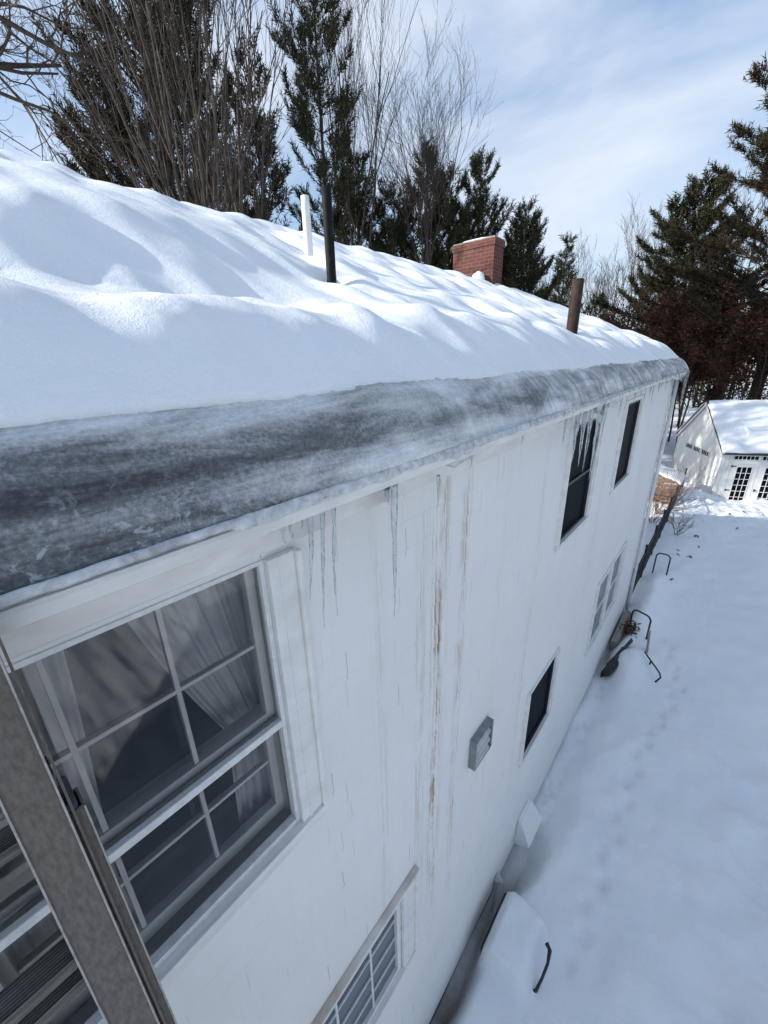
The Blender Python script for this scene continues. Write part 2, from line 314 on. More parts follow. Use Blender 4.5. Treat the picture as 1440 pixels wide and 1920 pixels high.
# ------------------------------------------------------------------ object helpers
def link(name, verts, faces, mat, parent=None, smooth=False, loc=None):
    me = bpy.data.meshes.new(name); me.from_pydata([tuple(v) for v in verts], [], faces); me.update()
    if mat is not None: me.materials.append(mat)
    if smooth: me.polygons.foreach_set('use_smooth', [True] * len(me.polygons))
    o = bpy.data.objects.new(name, me); COL.objects.link(o)
    if parent is not None: o.parent = parent
    if loc is not None: o.location = loc
    return o
def tag(o, label=None, cat=None, group=None, kind=None):
    if label: o['label'] = label
    if cat: o['category'] = cat
    if group: o['group'] = group
    if kind: o['kind'] = kind
    return o
def empty(name, loc, label, cat, group=None):
    o = bpy.data.objects.new(name, None); COL.objects.link(o); o.location = loc; o.empty_display_size = 0.2
    return tag(o, label, cat, group)
class MB:
    """collects shapes in world coordinates; build() makes ONE mesh, stored relative to its parent's place"""
    def __init__(s): s.v = []; s.f = []
    def poly(s, pts):
        i = len(s.v); s.v += [tuple(p) for p in pts]; s.f.append(tuple(range(i, i + len(pts))))
    def box(s, x0, x1, y0, y1, z0, z1, bev=0.0, fr=None):
        i = len(s.v)
        if bev <= 0:
            p = [(x, y, z) for z in (z0, z1) for y in (y0, y1) for x in (x0, x1)]
            f = [(0, 2, 3, 1), (4, 5, 7, 6), (0, 1, 5, 4), (2, 6, 7, 3), (0, 4, 6, 2), (1, 3, 7, 5)]
        else:
            bm = bmesh.new(); bmesh.ops.create_cube(bm, size=1)
            for q in bm.verts: q.co = Vector(((x0 + x1) / 2 + q.co.x * (x1 - x0), (y0 + y1) / 2 + q.co.y * (y1 - y0), (z0 + z1) / 2 + q.co.z * (z1 - z0)))
            bmesh.ops.bevel(bm, geom=bm.edges[:], offset=bev, segments=2, affect='EDGES', profile=0.5)
            bm.verts.index_update()
            p = [tuple(q.co) for q in bm.verts]; f = [tuple(q.index for q in g.verts) for g in bm.faces]; bm.free()
        if fr: p = [fr(q) for q in p]
        s.v += p; s.f += [tuple(i + k for k in g) for g in f]
    def tube(s, pts, rad, n=6, cap=True):
        pts = [Vector(p) for p in pts]; k = len(pts)
        rr = rad if isinstance(rad, (list, tuple)) else [rad] * k
        t0 = (pts[1] - pts[0]).normalized()
        u = t0.orthogonal().normalized(); base = len(s.v)
        for a in range(k):
            t = (pts[min(a + 1, k - 1)] - pts[max(a - 1, 0)]).normalized()
            u = (u - t * u.dot(t)); u = u.normalized() if u.length > 1e-6 else t.orthogonal().normalized()
            w = t.cross(u)
            for b in range(n):
                an = 2 * math.pi * b / n
                q = pts[a] + (u * math.cos(an) + w * math.sin(an)) * rr[a]; s.v.append((q.x, q.y, q.z))
        for a in range(k - 1):
            for b in range(n):
                c, d = base + a * n + b, base + a * n + (b + 1) % n
                s.f.append((c, d, d + n, c + n))
        if cap and n > 3:
            s.f.append(tuple(base + b for b in range(n))[::-1]); s.f.append(tuple(base + (k - 1) * n + b for b in range(n)))
    def extrude_y(s, prof, ys, close=False, cap=False):
        base = len(s.v); n = len(prof)
        for y in ys:
            for (x, z) in prof: s.v.append((x, y, z))
        for a in range(len(ys) - 1):
            for b in range(n if close else n - 1):
                c, d = base + a * n + b, base + a * n + (b + 1) % n
                s.f.append((c, d, d + n, c + n))
        if cap:
            s.f.append(tuple(base + b for b in range(n))[::-1]); s.f.append(tuple(base + (len(ys) - 1) * n + b for b in range(n)))
    def build(s, name, mat, parent=None, smooth=False):
        off = Vector((0, 0, 0)); q = parent
        while q is not None: off = off + Vector(q.location); q = q.parent
        v = [(a - off.x, b - off.y, c - off.z) for a, b, c in s.v]
        me = bpy.data.meshes.new(name); me.from_pydata(v, [], s.f); me.update()
        bm = bmesh.new(); bm.from_mesh(me); bmesh.ops.recalc_face_normals(bm, faces=bm.faces[:]); bm.to_mesh(me); bm.free()
        me.materials.append(mat)
        if smooth: me.polygons.foreach_set('use_smooth', [True] * len(me.polygons))
        o = bpy.data.objects.new(name, me); COL.objects.link(o)
        if parent is not None: o.parent = parent
        return o
def smst(a, b, x):
    t = np.clip((x - a) / (b - a), 0, 1); return t * t * (3 - 2 * t)
def fbm(X, Y, seed, wl, octs=4, gain=0.5):
    """smooth random field from summed plane waves"""
    rng = np.random.default_rng(seed); out = np.zeros_like(X); amp = 1.0; tot = 0
    for o in range(octs):
        for k in range(7):
            a = rng.uniform(0, 2 * math.pi); w = 2 * math.pi / (wl * rng.uniform(0.7, 1.4)); ph = rng.uniform(0, 2 * math.pi)
            out += amp / 2.6 * np.sin((X * math.cos(a) + Y * math.sin(a)) * w + ph)
        tot += amp; amp *= gain; wl *= 0.5
    return out / tot
def grid(name, xs, ys, zfun, mat, parent=None):
    X, Y = np.meshgrid(np.array(xs), np.array(ys)); Z = zfun(X, Y)
    nx, ny = len(xs), len(ys)
    v = np.stack([X.ravel(), Y.ravel(), Z.ravel()], 1)
    i = (np.arange(ny - 1)[:, None] * nx + np.arange(nx - 1)[None]).ravel()
    f = np.stack([i, i + 1, i + nx + 1, i + nx], 1)
    return link(name, v.tolist(), [tuple(q) for q in f.tolist()], mat, parent, True)
def steps(*segs):
    out = []
    for a, b, d in segs:
        n = max(1, int(round((b - a) / d))); out += [a + (b - a) * k / n for k in range(n)]
    return out + [segs[-1][1]]

# ------------------------------------------------------------------ the ground: one sheet of snow to the horizon
rng = random.Random(5)
trail = [(0.94, 9.58), (1.34, 8.08), (1.10, 6.6), (1.02, 5.98), (0.99, 4.49), (0.92, 3.5), (0.95, 2.6)]
prints = []
for a, b in zip(trail[:-1], trail[1:]):
    L = math.dist(a, b); n = max(1, int(L / 0.27))
    for k in range(n):
        t = k / n; sd = 0.045 if len(prints) % 2 else -0.045
        prints.append((a[0] + (b[0] - a[0]) * t + sd + rng.uniform(-.02, .02), a[1] + (b[1] - a[1]) * t, 0.06, 0.095, -0.085))
prints += [(2.44, 6.29, .13, .2, -.09), (2.62, 6.1, .12, .16, -.05), (2.46, 5.02, .13, .2, -.06), (2.3, 4.75, .1, .2, -.05), (1.75, 4.3, .08, .12, -.05), (1.35, 4.9, .06, .10, -.03),
           (2.0, 3.3, .2, .3, -.07), (2.3, 3.0, .2, .3, -.06), (2.7, 4.1, .2, .25, -.06), (2.6, 3.4, .2, .25, .05), (1.0, 3.9, .06, .1, -.03), (1.15, 3.05, .1, .15, -.03)]
mounds = [(1.45, 3.0, .28, .35, .13), (1.05, 2.2, .3, .4, .08), (0.46, 11.0, .26, 1.5, .26), (0.45, 12.1, .22, .5, .12), (0.46, 10.1, .22, .5, .08), (0.52, 8.2, .30, .55, .34), (0.75, 7.95, .2, .35, .06), (0.45, 1.0, .3, .7, .05),
          (0.75, 21.5, .7, 1.2, .22), (0.2, 22.0, .8, 1.0, .2), (0.75, 13.1, .3, .4, .05)]
def gz(X, Y):
    Z = np.full_like(X, GZ) + 0.06 * fbm(X, Y, 3, 2.6, 3) + 0.014 * fbm(X, Y, 8, 0.5, 3) + 0.085 * smst(1.4, 2.4, X) * (1 - smst(6, 8, Y)) * fbm(X, Y, 12, 0.8, 3)
    tramp = smst(17.5, 19.5, Y) * (1 - smst(26, 30, Y)); Z += tramp * 0.05 * fbm(X, Y, 11, 0.6, 3)
    for (x, y, rx, ry, h) in prints + mounds:
        Z += h * np.exp(-((X - x) / rx) ** 2 - ((Y - y) / ry) ** 2)
    along = (1 - smst(10.2, 10.9, Y)) * smst(-9, -6, X + 0 * Y)
    wid = 0.18 + 0.30 * smst(3.0, 4.2, Y) * (1 - smst(7.6, 8.3, Y)) + 0.05 * np.sin(Y * 2.1)
    dep = 0.38 - 0.24 * smst(3.0, 4.2, Y) + 0.10 * smst(6.5, 8.0, Y)
    Z -= along * dep * (1 - smst(wid * 0.35, wid + 0.12, X + 0.03 * np.sin(Y * 5.3)))
    Z = np.maximum(Z, np.where((X > .195) & (Z < -5.2), -5.60 - .03 * ((X - .4) / .3) + .012 * fbm(X, Y, 91, .3, 2) - .55 * smst(.30, .46, np.abs(Y - 2.64)) - .55 * smst(.55, .86, X) - .10 * (1 - smst(.19, .27, X)), -99))
    D = np.hypot(X - 1, Y)
    Z += 2.2 * smst(45, 160, D)
    return Z
gx = [-400, -200, -120, -80, -60, -45, -35, -28, -22, -17, -13, -10, -8, -6, -4, -2, -1] + steps((-0.6, 0.0, .1), (0.0, 1.8, .033), (1.8, 3.4, .06), (3.4, 6, .15), (6, 12, .6), (12, 30, 3)) + [45, 70, 110, 180, 300, 400]
gy = [-400, -200, -100, -50, -25, -12, -6, -3, -1] + steps((0.0, 9.0, .04), (9.0, 14, .06), (14, 26, .11), (26, 40, .7)) + [46, 55, 65, 80, 110, 160, 240, 400]
tag(grid('snow_ground', gx, gy, gz, M['ground']), kind='structure')
def gzp(x, y): return float(gz(np.array([[float(x)]]), np.array([[float(y)]]))[0, 0])

# ------------------------------------------------------------------ the house
TILT = 0.012
def dz(y): return TILT * y
house = empty('house', (0, 0, GZ), 'white shingled two-storey house with snowy roof, ice dam and icicles along its eave', 'house')
WB = -5.97
# openings: y0, y1, z0, z1
OPEN = [(-0.255, 0.585, -1.735, -0.545), (3.70, 4.60, -1.63, -0.52), (5.86, 6.84, -1.62, -0.51), (0.36, 1.235, -4.13, -3.28), (3.44, 4.28, -4.24, -3.28), (6.28, 8.15, -4.55, -3.3)]
CH = 0.14
def facade():
    m = MB(); ysb = sorted({YB, YE} | {o[0] for o in OPEN} | {o[1] for o in OPEN})
    zsb = sorted({WB, -0.3} | {WB + k * CH for k in range(int(5.67 / CH) + 1)} | {o[2] for o in OPEN} | {o[3] for o in OPEN})
    zsb = [z for i, z in enumerate(zsb) if i == 0 or z - zsb[i - 1] > 1e-4]
    def off(z):  # a course laps 5 mm proud of the one below at its butt
        k = (z - WB) / CH; fr = k - math.floor(k + 1e-6); return 0.006 * (1 - fr)
    for a, b in zip(zsb[:-1], zsb[1:]):
        xo0 = off(a); k1 = (b - WB) / CH; fr1 = k1 - math.floor(k1 - 1e-6); xo1 = 0.006 * (1 - fr1)
        for c, d in zip(ysb[:-1], ysb[1:]):
            mid = ((c + d) / 2, (a + b) / 2)
            if any(o[0] < mid[0] < o[1] and o[2] < mid[1] < o[3] for o in OPEN): continue
            m.poly([(xo0, c, a), (xo0, d, a), (xo1, d, b), (xo1, c, b)])
            kk = (a - WB) / CH
            if abs(kk - round(kk)) < 1e-3 and a > WB + 1e-3: m.poly([(0, c, a), (0, d, a), (0.006, d, a), (0.006, c, a)])
    return m
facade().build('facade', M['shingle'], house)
m = MB()
HX = -7.8
m.poly([(0, YE, WB), (HX, YE, WB), (HX, YE, -0.15), (HX / 2, YE, 1.55), (0, YE, -0.15)]); m.poly([(0, YB, WB), (HX, YB, WB), (HX, YB, -0.15), (HX / 2, YB, 1.55), (0, YB, -0.15)])
m.poly([(HX, YB, WB), (HX, YE, WB), (HX, YE, -0.15), (HX, YB, -0.15)])
m.build('wall', M['clap'], house)
m = MB(); m.box(HX + 0.02, -0.03, YB + 0.02, YE - 0.02, -7.0, WB + 0.02); m.build('foundation', M['found'], house)
m = MB(); m.box(-0.02, 0.022, YE - 0.11, YE + 0.02, WB - 0.01, -0.36); m.box(-0.13, -0.02, YE, YE + 0.018, WB - 0.01, -0.36); m.build('corner_board', M['trim'], house)
m = MB(); m.tube([(0.07, YE - 0.02, -0.42), (0.07, YE - 0.02, -5.9)], 0.035, 8); m.build('downspout', M['trim'], house, True)
# roof deck, fascia and soffit
def roofz(x, y): return 0.0 - 0.43 * x + dz(y)
m = MB()
def deck(pts_x, y0, y1, th):
    for (xa, xb) in zip(pts_x[:-1], pts_x[1:]):
        za0, zb0 = (roofz(x if x > HX / 2 else HX - x, 0) for x in (xa, xb))
        p = []
        for y in (y0, y1):
            for (x, z) in ((xa, za0), (xb, zb0)):
                p += [(x, y, z - 0.30 + dz(y)), (x, y, z - 0.30 - th + dz(y))]
        m.poly([p[0], p[2], p[6], p[4]]); m.poly([p[1], p[5], p[7], p[3]]); m.poly([p[0], p[4], p[5], p[1]]); m.poly([p[2], p[3], p[7], p[6]]); m.poly([p[0], p[1], p[3], p[2]]); m.poly([p[4], p[6], p[7], p[5]])
deck([0.14, HX / 2, HX - 0.14], YB - 0.1, YE + 0.12, 0.03)
roof = m.build('roof', M['shinglroof'], house)
ys = steps((YB, YE + 0.12, 0.4))
def sweep(prof, name, mat, ys=ys, close=True, smooth=False):
    m = MB(); n = len(prof); b = 0
    for y in ys:
        for (x, z) in prof: m.v.append((x, y, z + dz(y)))
    for a in range(len(ys) - 1):
        for k in range(n if close else n - 1):
            c, d = a * n + k, a * n + (k + 1) % n; m.f.append((c, d, d + n, c + n))
    m.f.append(tuple(range(n))[::-1]); m.f.append(tuple((len(ys) - 1) * n + k for k in range(n)))
    return m.build(name, mat, house, smooth)
sweep([(0.02, -0.33), (0.218, -0.338), (0.222, -0.346), (0.220, -0.372), (0.200, -0.376), (0.178, -0.380), (0.176, -0.392), (0.160, -0.402), (0.158, -0.448), (0.150, -0.456), (0.02, -0.456)], 'fascia', M['fascia'])
sweep([(0.002, -0.44), (0.03, -0.458), (0.03, -0.492), (0.022, -0.50), (0.002, -0.50)], 'frieze', M['trim'])
# rake boards at the far gable
m = MB()
for sgn in (0, 1):
    fx = (lambda x: x) if sgn == 0 else (lambda x: HX - x)
    a, b = fx(0.13), fx(HX / 2)
    for y in (YE + 0.125,):
        z0, z1 = roofz(0.13, y) - 0.33, roofz(HX / 2, y) - 0.33
        q = [(a, y, z0), (b, y, z1), (b, y, z1 - .16), (a, y, z0 - .16)]
        m.poly(q); m.poly([(p[0], p[1] + .03, p[2]) for p in q]); m.poly([q[2], q[3], (q[3][0], y + .03, q[3][2]), (q[2][0], y + .03, q[2][2])]); m.poly([q[0], q[3], (q[3][0], y + .03, q[3][2]), (q[0][0], y + .03, q[0][2])])
m.build('rake_board', M['trim'], house)

# --- windows of the facade
def frame_rect(m, x0, x1, y0, y1, z0, z1, w, wt=None, wb=None, bev=0.0):
    wt = w if wt is None else wt; wb = w if wb is None else wb
    m.box(x0, x1, y0, y0 + w, z0, z1, bev); m.box(x0, x1, y1 - w, y1, z0, z1, bev)
    m.box(x0, x1, y0 + w, y1 - w, z1 - wt, z1, bev); m.box(x0, x1, y0 + w, y1 - w, z0, z0 + wb, bev)
def casing(o, side=0.115, top=0.10, name_label=None, sill=True, topcap=True, tb=0.0):
    y0, y1, z0, z1 = o; m = MB()
    m.box(0.001, 0.026, y0 - side, y0, z0, z1 + top, 0.003); m.box(0.001, 0.026, y1, y1 + side, z0, z1 + top, 0.003)
    if top > 0: m.box(0.001, 0.0255, y0, y1, z1, z1 + top, 0.003)
    for (a, b) in ((y0 - side - 0.02, y0 - side), (y1 + side, y1 + side + 0.02)): m.box(0.001, 0.042, a, b, z0 - 0.0, z1 + top, 0.004)
    for (a, b) in ((y0 - side * .45, y0 - side * .36), (y1 + side * .36, y1 + side * .45)): m.box(0.0255, 0.030, a, b, z0, z1 + top)
    # jambs lining the opening
    m.box(-0.12, 0.0, y0, y0 + 0.012, z0, z1); m.box(-0.12, 0.0, y1 - 0.012, y1, z0, z1); m.box(-0.12, 0.0, y0 + .012, y1 - .012, z1 - 0.012, z1)
    w = m.build('window', M['trim'], house)
    if name_label: w['label'] = name_label
    if sill:
        m = MB(); m.box(-0.12, 0.040, y0 - side - 0.025, y1 + side + 0.025, z0 - 0.028, z0, 0.004); m.box(0.001, 0.03, y0 - side - .01, y1 + side + .01, z0 - 0.075, z0 - 0.037, 0.003); m.build('sill', M['trim'], w)
    if topcap:
        m = MB(); m.box(0.001, 0.046, y0 - side - 0.03, y1 + side + 0.03, z1 + top + .001, z1 + top + 0.02, 0.004); m.build('drip_cap', M['drip'], w)
    return w
# the near window, with storm window, two sashes and curtains
o = OPEN[0]; y0, y1, z0, z1 = o
w1 = casing(o, 0.10, 0.0, 'near upper window with storm sash, white muntins and sheer curtains', topcap=False)
MR = -1.19
m = MB(); frame_rect(m, -0.03, 0.006, y0 + .0125, y1 - .0005, z0, z1, 0.018, 0.015, 0.03, 0.002); m.box(-0.03, 0.008, y0 + .03, y1 - .018, MR - 0.018, MR + 0.012, 0.003)
for k in range(4): m.box(-0.034 - 0.011 * k, -0.028 - 0.011 * k, y0 + .03, y1 - .018, MR - 0.03, MR + 0.004 - 0.004 * k)
m.build('storm_frame', M['storm'], w1)
m = MB(); m.poly([(-0.012, y0 + .03, MR), (-0.012, y1 - .018, MR), (-0.012, y1 - .018, z1), (-0.012, y0 + .03, z1)]); m.poly([(-0.024, y0 + .03, z0), (-0.024, y1 - .018, z0), (-0.024, y1 - .018, MR), (-0.024, y0 + .03, MR)]); m.build('pane', M['glass'], w1)
def sash(name, x, a, b, c, d, ncol, nrow, wst, parent, bar=0.014, rail_b=0.05, rail_t=0.035, mat='trim'):
    m = MB(); frame_rect(m, x - 0.018, x + 0.018, a, b, c, d, wst, rail_t, rail_b, 0.003)
    ya, yb, za, zb = a + wst, b - wst, c + rail_b, d - rail_t
    for k in range(1, ncol):
        y = ya + (yb - ya) * k / ncol; m.box(x - 0.012, x + 0.012, y - bar / 2, y + bar / 2, za, zb, 0.002)
    for k in range(1, nrow):
        z = za + (zb - za) * k / nrow; m.box(x - 0.011, x + 0.011, ya, yb, z - bar / 2, z + bar / 2, 0.002)
    m.build(name, M[mat], parent)
sash('sash', -0.058, -0.245, 0.585 - .013, MR - 0.015, z1 - 0.012, 3, 2, 0.034, w1, rail_t=0.02)
sash('sash', -0.098, -0.242, 0.585 - .013, z0 + 0.012, MR + 0.02, 3, 2, 0.034, w1, rail_t=0.03, rail_b=0.06)
m = MB(); m.poly([(-0.06, -0.24, MR), (-0.06, .57, MR), (-0.06, .57, z1 - .02), (-0.06, -0.24, z1 - .02)]); m.poly([(-0.10, -0.24, z0), (-0.10, .57, z0), (-0.10, .57, MR), (-0.10, -0.24, MR)]); m.build('pane', M['glass'], w1)
# the room behind it
m = MB(); RX = -3.2
for q in ([(RX, -2, -2.9), (RX, 2.4, -2.9), (RX, 2.4, -.45), (RX, -2, -.45)], [(RX, -2, -2.9), (-.13, -2, -2.9), (-.13, -2, -.45), (RX, -2, -.45)], [(RX, 2.4, -2.9), (-.13, 2.4, -2.9), (-.13, 2.4, -.45), (RX, 2.4, -.45)],
          [(RX, -2, -2.9), (-.13, -2, -2.9), (-.13, 2.4, -2.9), (RX, 2.4, -2.9)], [(RX, -2, -.45), (-.13, -2, -.45), (-.13, 2.4, -.45), (RX, 2.4, -.45)],
          [(-.13, -2, -2.9), (-.13, y0, -2.9), (-.13, y0, -.45), (-.13, -2, -.45)], [(-.13, y1, -2.9), (-.13, 2.4, -2.9), (-.13, 2.4, -.45), (-.13, y1, -.45)], [(-.13, y0, -2.9), (-.13, y1, -2.9), (-.13, y1, z0), (-.13, y0, z0)], [(-.13, y0, z1), (-.13, y1, z1), (-.13, y1, -.45), (-.13, y0, -.45)]): m.poly(q)
m.build('room', M['room'], house)
def curtain(name, label, y_in_top, y_in_tie, y_out, z_tie, z_bot):
    v, f = [], []; nu, nv = 60, 40
    for j in range(nv + 1):
        t = j / nv; z = -0.50 + (z_bot + 0.50) * t
        zt = (z_tie + 0.50) / (z_bot + 0.50)
        if t < zt: k = t / zt; yi = y_in_top + (y_in_tie - y_in_top) * (k ** 1.3)
        else: k = (t - zt) / (1 - zt); yi = y_in_tie + (y_in_top - y_in_tie) * 0.25 * k
        for i in range(nu + 1):
            s_ = i / nu; y = y_out + (yi - y_out) * s_
            x = -0.165 + 0.012 * math.sin(s_ * 34 + 0.8 * math.sin(t * 4)) + 0.006 * math.sin(s_ * 81 + 2 * t)
            v.append((x, y, z))
    for j in range(nv):
        for i in range(nu):
            a = j * (nu + 1) + i; f.append((a, a + 1, a + nu + 2, a + nu + 1))
    return tag(link(name, v, f, M['curtain'], None, True), label, 'curtain', 'sheer curtains in the near window')
curtain('curtain', 'sheer white curtain swept to the right behind the near window', 0.21, 0.44, 0.66, -1.25, -2.1)
curtain('curtain', 'narrow sheer white curtain behind the ladder side of the near window', 0.10, 0.03, -0.30, -1.45, -2.1)

def plain_window(o, label, pane, ncol=1, nrow=1, side=0.06, top=0.05, mid=True, tb=0.0, sashmat='trim', bar=0.014, fw=0.03, cap=True):
    y0, y1, z0, z1 = o; w = casing(o, side, top, label, tb=tb, topcap=cap)
    m = MB(); frame_rect(m, -0.03, 0.004, y0 + .012, y1 - .012, z0, z1 - .012, fw * 0.7, fw * 0.7, fw * 0.7, 0.002)
    if mid: m.box(-0.028, 0.0, y0 + .03, y1 - .03, (z0 + z1) / 2 - 0.012, (z0 + z1) / 2 + 0.012)
    m.build('storm_frame', M[sashmat], w)
    if ncol > 1 or nrow > 1:
        m = MB()
        for k in range(1, ncol):
            y = y0 + (y1 - y0) * k / ncol; m.box(-0.021, -0.011, y - bar / 2, y + bar / 2, z0 + .02, z1 - .03)
        for k in range(1, nrow):
            z = z0 + (z1 - z0) * k / nrow; m.box(-0.0205, -0.0105, y0 + .03, y1 - .03, z - bar / 2, z + bar / 2)
        m.build('muntin', M['storm'], w)
    m = MB(); m.box(-0.05, -0.022, y0 + .02, y1 - .02, z0 + .005, z1 - .02); m.build('pane', M[pane], w)
    return w
plain_window(OPEN[1], 'upper window half hidden by icicles, dark screen', 'dark', mid=True, sashmat='black', cap=False)
plain_window(OPEN[2], 'farther upper window with clean dark screen', 'dark', mid=False, cap=False, sashmat='black')
plain_window(OPEN[3], 'lower window with white grid and brown stained head', 'greyglass', 3, 4, side=0.125, top=0.085, mid=False, tb=1.0, fw=0.05)
plain_window(OPEN[4], 'small dark lower window', 'dark', mid=False, side=0.05, top=0.03, sashmat='black', cap=False)
yD0, yD1, zD0, zD1 = OPEN[5]
wD = casing(OPEN[5], 0.09, 0.06, 'wide double lower window beside the far corner', topcap=False)
m = MB(); ym = (yD0 + yD1) / 2
m.box(-0.1, 0.024, ym - .06, ym + .06, zD0, zD1 - .012)
for a, b in ((yD0 + .012, ym - .06), (ym + .06, yD1 - .012)):
    frame_rect(m, -0.03, 0.002, a, b, zD0, zD1 - .012, 0.04, .04, .04, .002); m.box(-0.03, 0.004, a + .04, b - .04, -3.94, -3.90)
m.build('sash', M['trim'], wD)
m = MB()
for a, b in ((yD0 + .03, ym - .06), (ym + .06, yD1 - .03)): m.box(-0.05, -0.02, a, b, zD0, zD1 - .03)
m.build('pane', M['greyglass'], wD)

# --- louvred vent, hood, meter stub
m = MB(); a, b, c, d = 2.10, 2.39, -2.99, -2.70
m.box(0.004, 0.062, a, a + .012, c, d, .001); m.box(0.004, 0.062, b - .012, b, c, d, .001); m.box(0.004, 0.062, a + .012, b - .012, d - .012, d, .001); m.box(0.004, 0.062, a + .012, b - .012, c, c + .006, .001)
for k in range(4): m.box(0.028, 0.036, a - .003, a - .0002, c + .04 + .065 * k, c + .048 + .065 * k)
v_ = m.build('vent', M['ventgrey'], house); v_['label'] = 'grey louvred metal wall vent'
m = MB(); m.box(0.007, 0.012, a + .012, b - .012, c + .006, d - .012); m.build('vent_back', M['black'], v_)
for k in range(3):
    m = MB(); z = c + 0.012 + k * 0.088; y0_, y1_ = a + .014, b - .040
    P = [(0.022, y0_, z + .062), (0.022, y1_, z + .062), (0.060, y1_, z + .020), (0.060, y0_, z + .020), (0.060, y1_, z), (0.060, y0_, z), (0.056, y1_, z + .016), (0.056, y0_, z + .016)]
    m.poly([P[0], P[1], P[2], P[3]]); m.poly([P[3], P[2], P[4], P[5]]); m.poly([P[1], P[2], P[4], P[6]])
    m.build('louvre', M['galv'], v_)
m = MB(); a, b = 3.62, 4.02
top, bot = -5.52, -5.92
P = [(0.01, a + .03, top), (0.01, b - .03, top), (0.05, b - .02, top - .01), (0.05, a + .02, top - .01), (0.01, a - .02, bot), (0.01, b + .02, bot), (0.20, b + .03, bot + .13), (0.20, a - .03, bot + .13)]
for q in ((0, 1, 2, 3), (3, 2, 6, 7), (0, 3, 7, 4), (1, 5, 6, 2)): m.poly([P[i] for i in q])
h_ = m.build('hood', M['hood'], house); h_['label'] = 'flared white hood low on the wall'
sm = h_.modifiers.new('Solidify', 'SOLIDIFY'); sm.thickness = 0.006
m = MB(); m.box(0.008, 0.06, 3.0, 3.10, -5.92, -5.78, .012); m.tube([(0.05, 3.05, -5.80), (0.09, 3.05, -5.80)], 0.03, 10); m.tube([(0.04, 3.05, -5.9), (0.05, 2.95, -6.15), (0.05, 2.9, -6.5)], 0.016, 7)
u_ = m.build('utility_box', M['galv'], house, False); u_['label'] = 'small grey utility box at the wall foot'

# --- vent pipes and chimney
def pipe(x, y, top, rad, mat, label, lean=(0, 0), wob=0.0):
    m = MB(); z0_ = roofz(x, y) - 0.35
    pts = [(x + lean[0] * t, y + lean[1] * t, z0_ + (top - z0_) * t) for t in (0, .3, .6, .9, 1)]
    m.tube(pts, [rad * (1 + wob * math.sin(i * 2.1)) for i in range(5)], 16, cap=True)
    m.tube([(pts[-1][0], pts[-1][1], top - .001), (pts[-1][0], pts[-1][1], top + .004)], rad * 0.8, 16)
    p = m.build('vent_pipe', mat, roof, False); p['label'] = label
    bm = bmesh.new(); bm.from_mesh(p.data)
    for f in bm.faces: f.smooth = len(f.verts) == 4
    bm.to_mesh(p.data); bm.free()
pipe(-1.96, 2.56, 1.30, 0.034, M['pvc'], 'white plastic vent pipe')
pipe(-1.23, 2.11, 1.07, 0.032, M['blackpipe'], 'black sooty vent pipe')
pipe(-0.56, 5.18, 0.85, 0.062, M['rust'], 'rusty brown vent pipe near the eave')
cx0, cx1, cy0, cy1, cz = -4.50, -3.50, 9.02, 9.47, 2.50
m = MB(); m.box(cx0, cx1, cy0, cy1, 0.9, cz - .12); m.box(cx0 - .02, cx1 + .02, cy0 - .02, cy1 + .02, cz - .119, cz); ch = m.build('chimney', M['brick'], roof)
m = MB(); m.box(cx0 - .005, cx1 + .005, cy0 - .005, cy1 + .005, cz + .001, cz + .035, .01); m.build('chimney_cap', M['stone'], ch) if False else m.build('chimney_cap', M['stone'], roof)

# ------------------------------------------------------------------ roof snow
bumps = [(-0.58, 0.98, .15, .20, .055), (-0.46, 1.32, .13, .26, .035), (-1.62, 1.05, .22, .30, .035), (-0.62, 0.35, .12, .2, .02), (-1.25, 1.9, .25, .25, -.03), (-1.96, 2.56, .09, .09, -.06), (-1.23, 2.11, .10, .10, -.07), (-.56, 5.18, .12, .12, -.06),
         (-0.42, 2.02, .15, .22, .065), (-0.46, 2.62, .14, .22, .06), (-0.62, 2.3, .15, .22, -.04), (-0.80, 2.9, .16, .3, .055), (-0.45, 3.35, .14, .25, .05), (-0.75, 3.8, .16, .3, .05), (-1.1, 3.4, .2, .3, .05), (-0.40, 4.2, .14, .3, .05), (-0.8, 4.7, .16, .3, .06), (-0.4, 5.1, .14, .2, -.04),
         (-0.5, 5.9, .15, .3, .05), (-0.9, 5.6, .2, .3, -.05), (-0.4, 6.9, .15, .3, .04), (-0.35, 8.0, .14, .4, .04), (-0.75, 7.3, .2, .4, .04), (-1.9, 2.45, .2, .2, -.05), (-1.15, 2.05, .16, .16, -.04), (-1.1, 2.25, .1, .12, .03)]
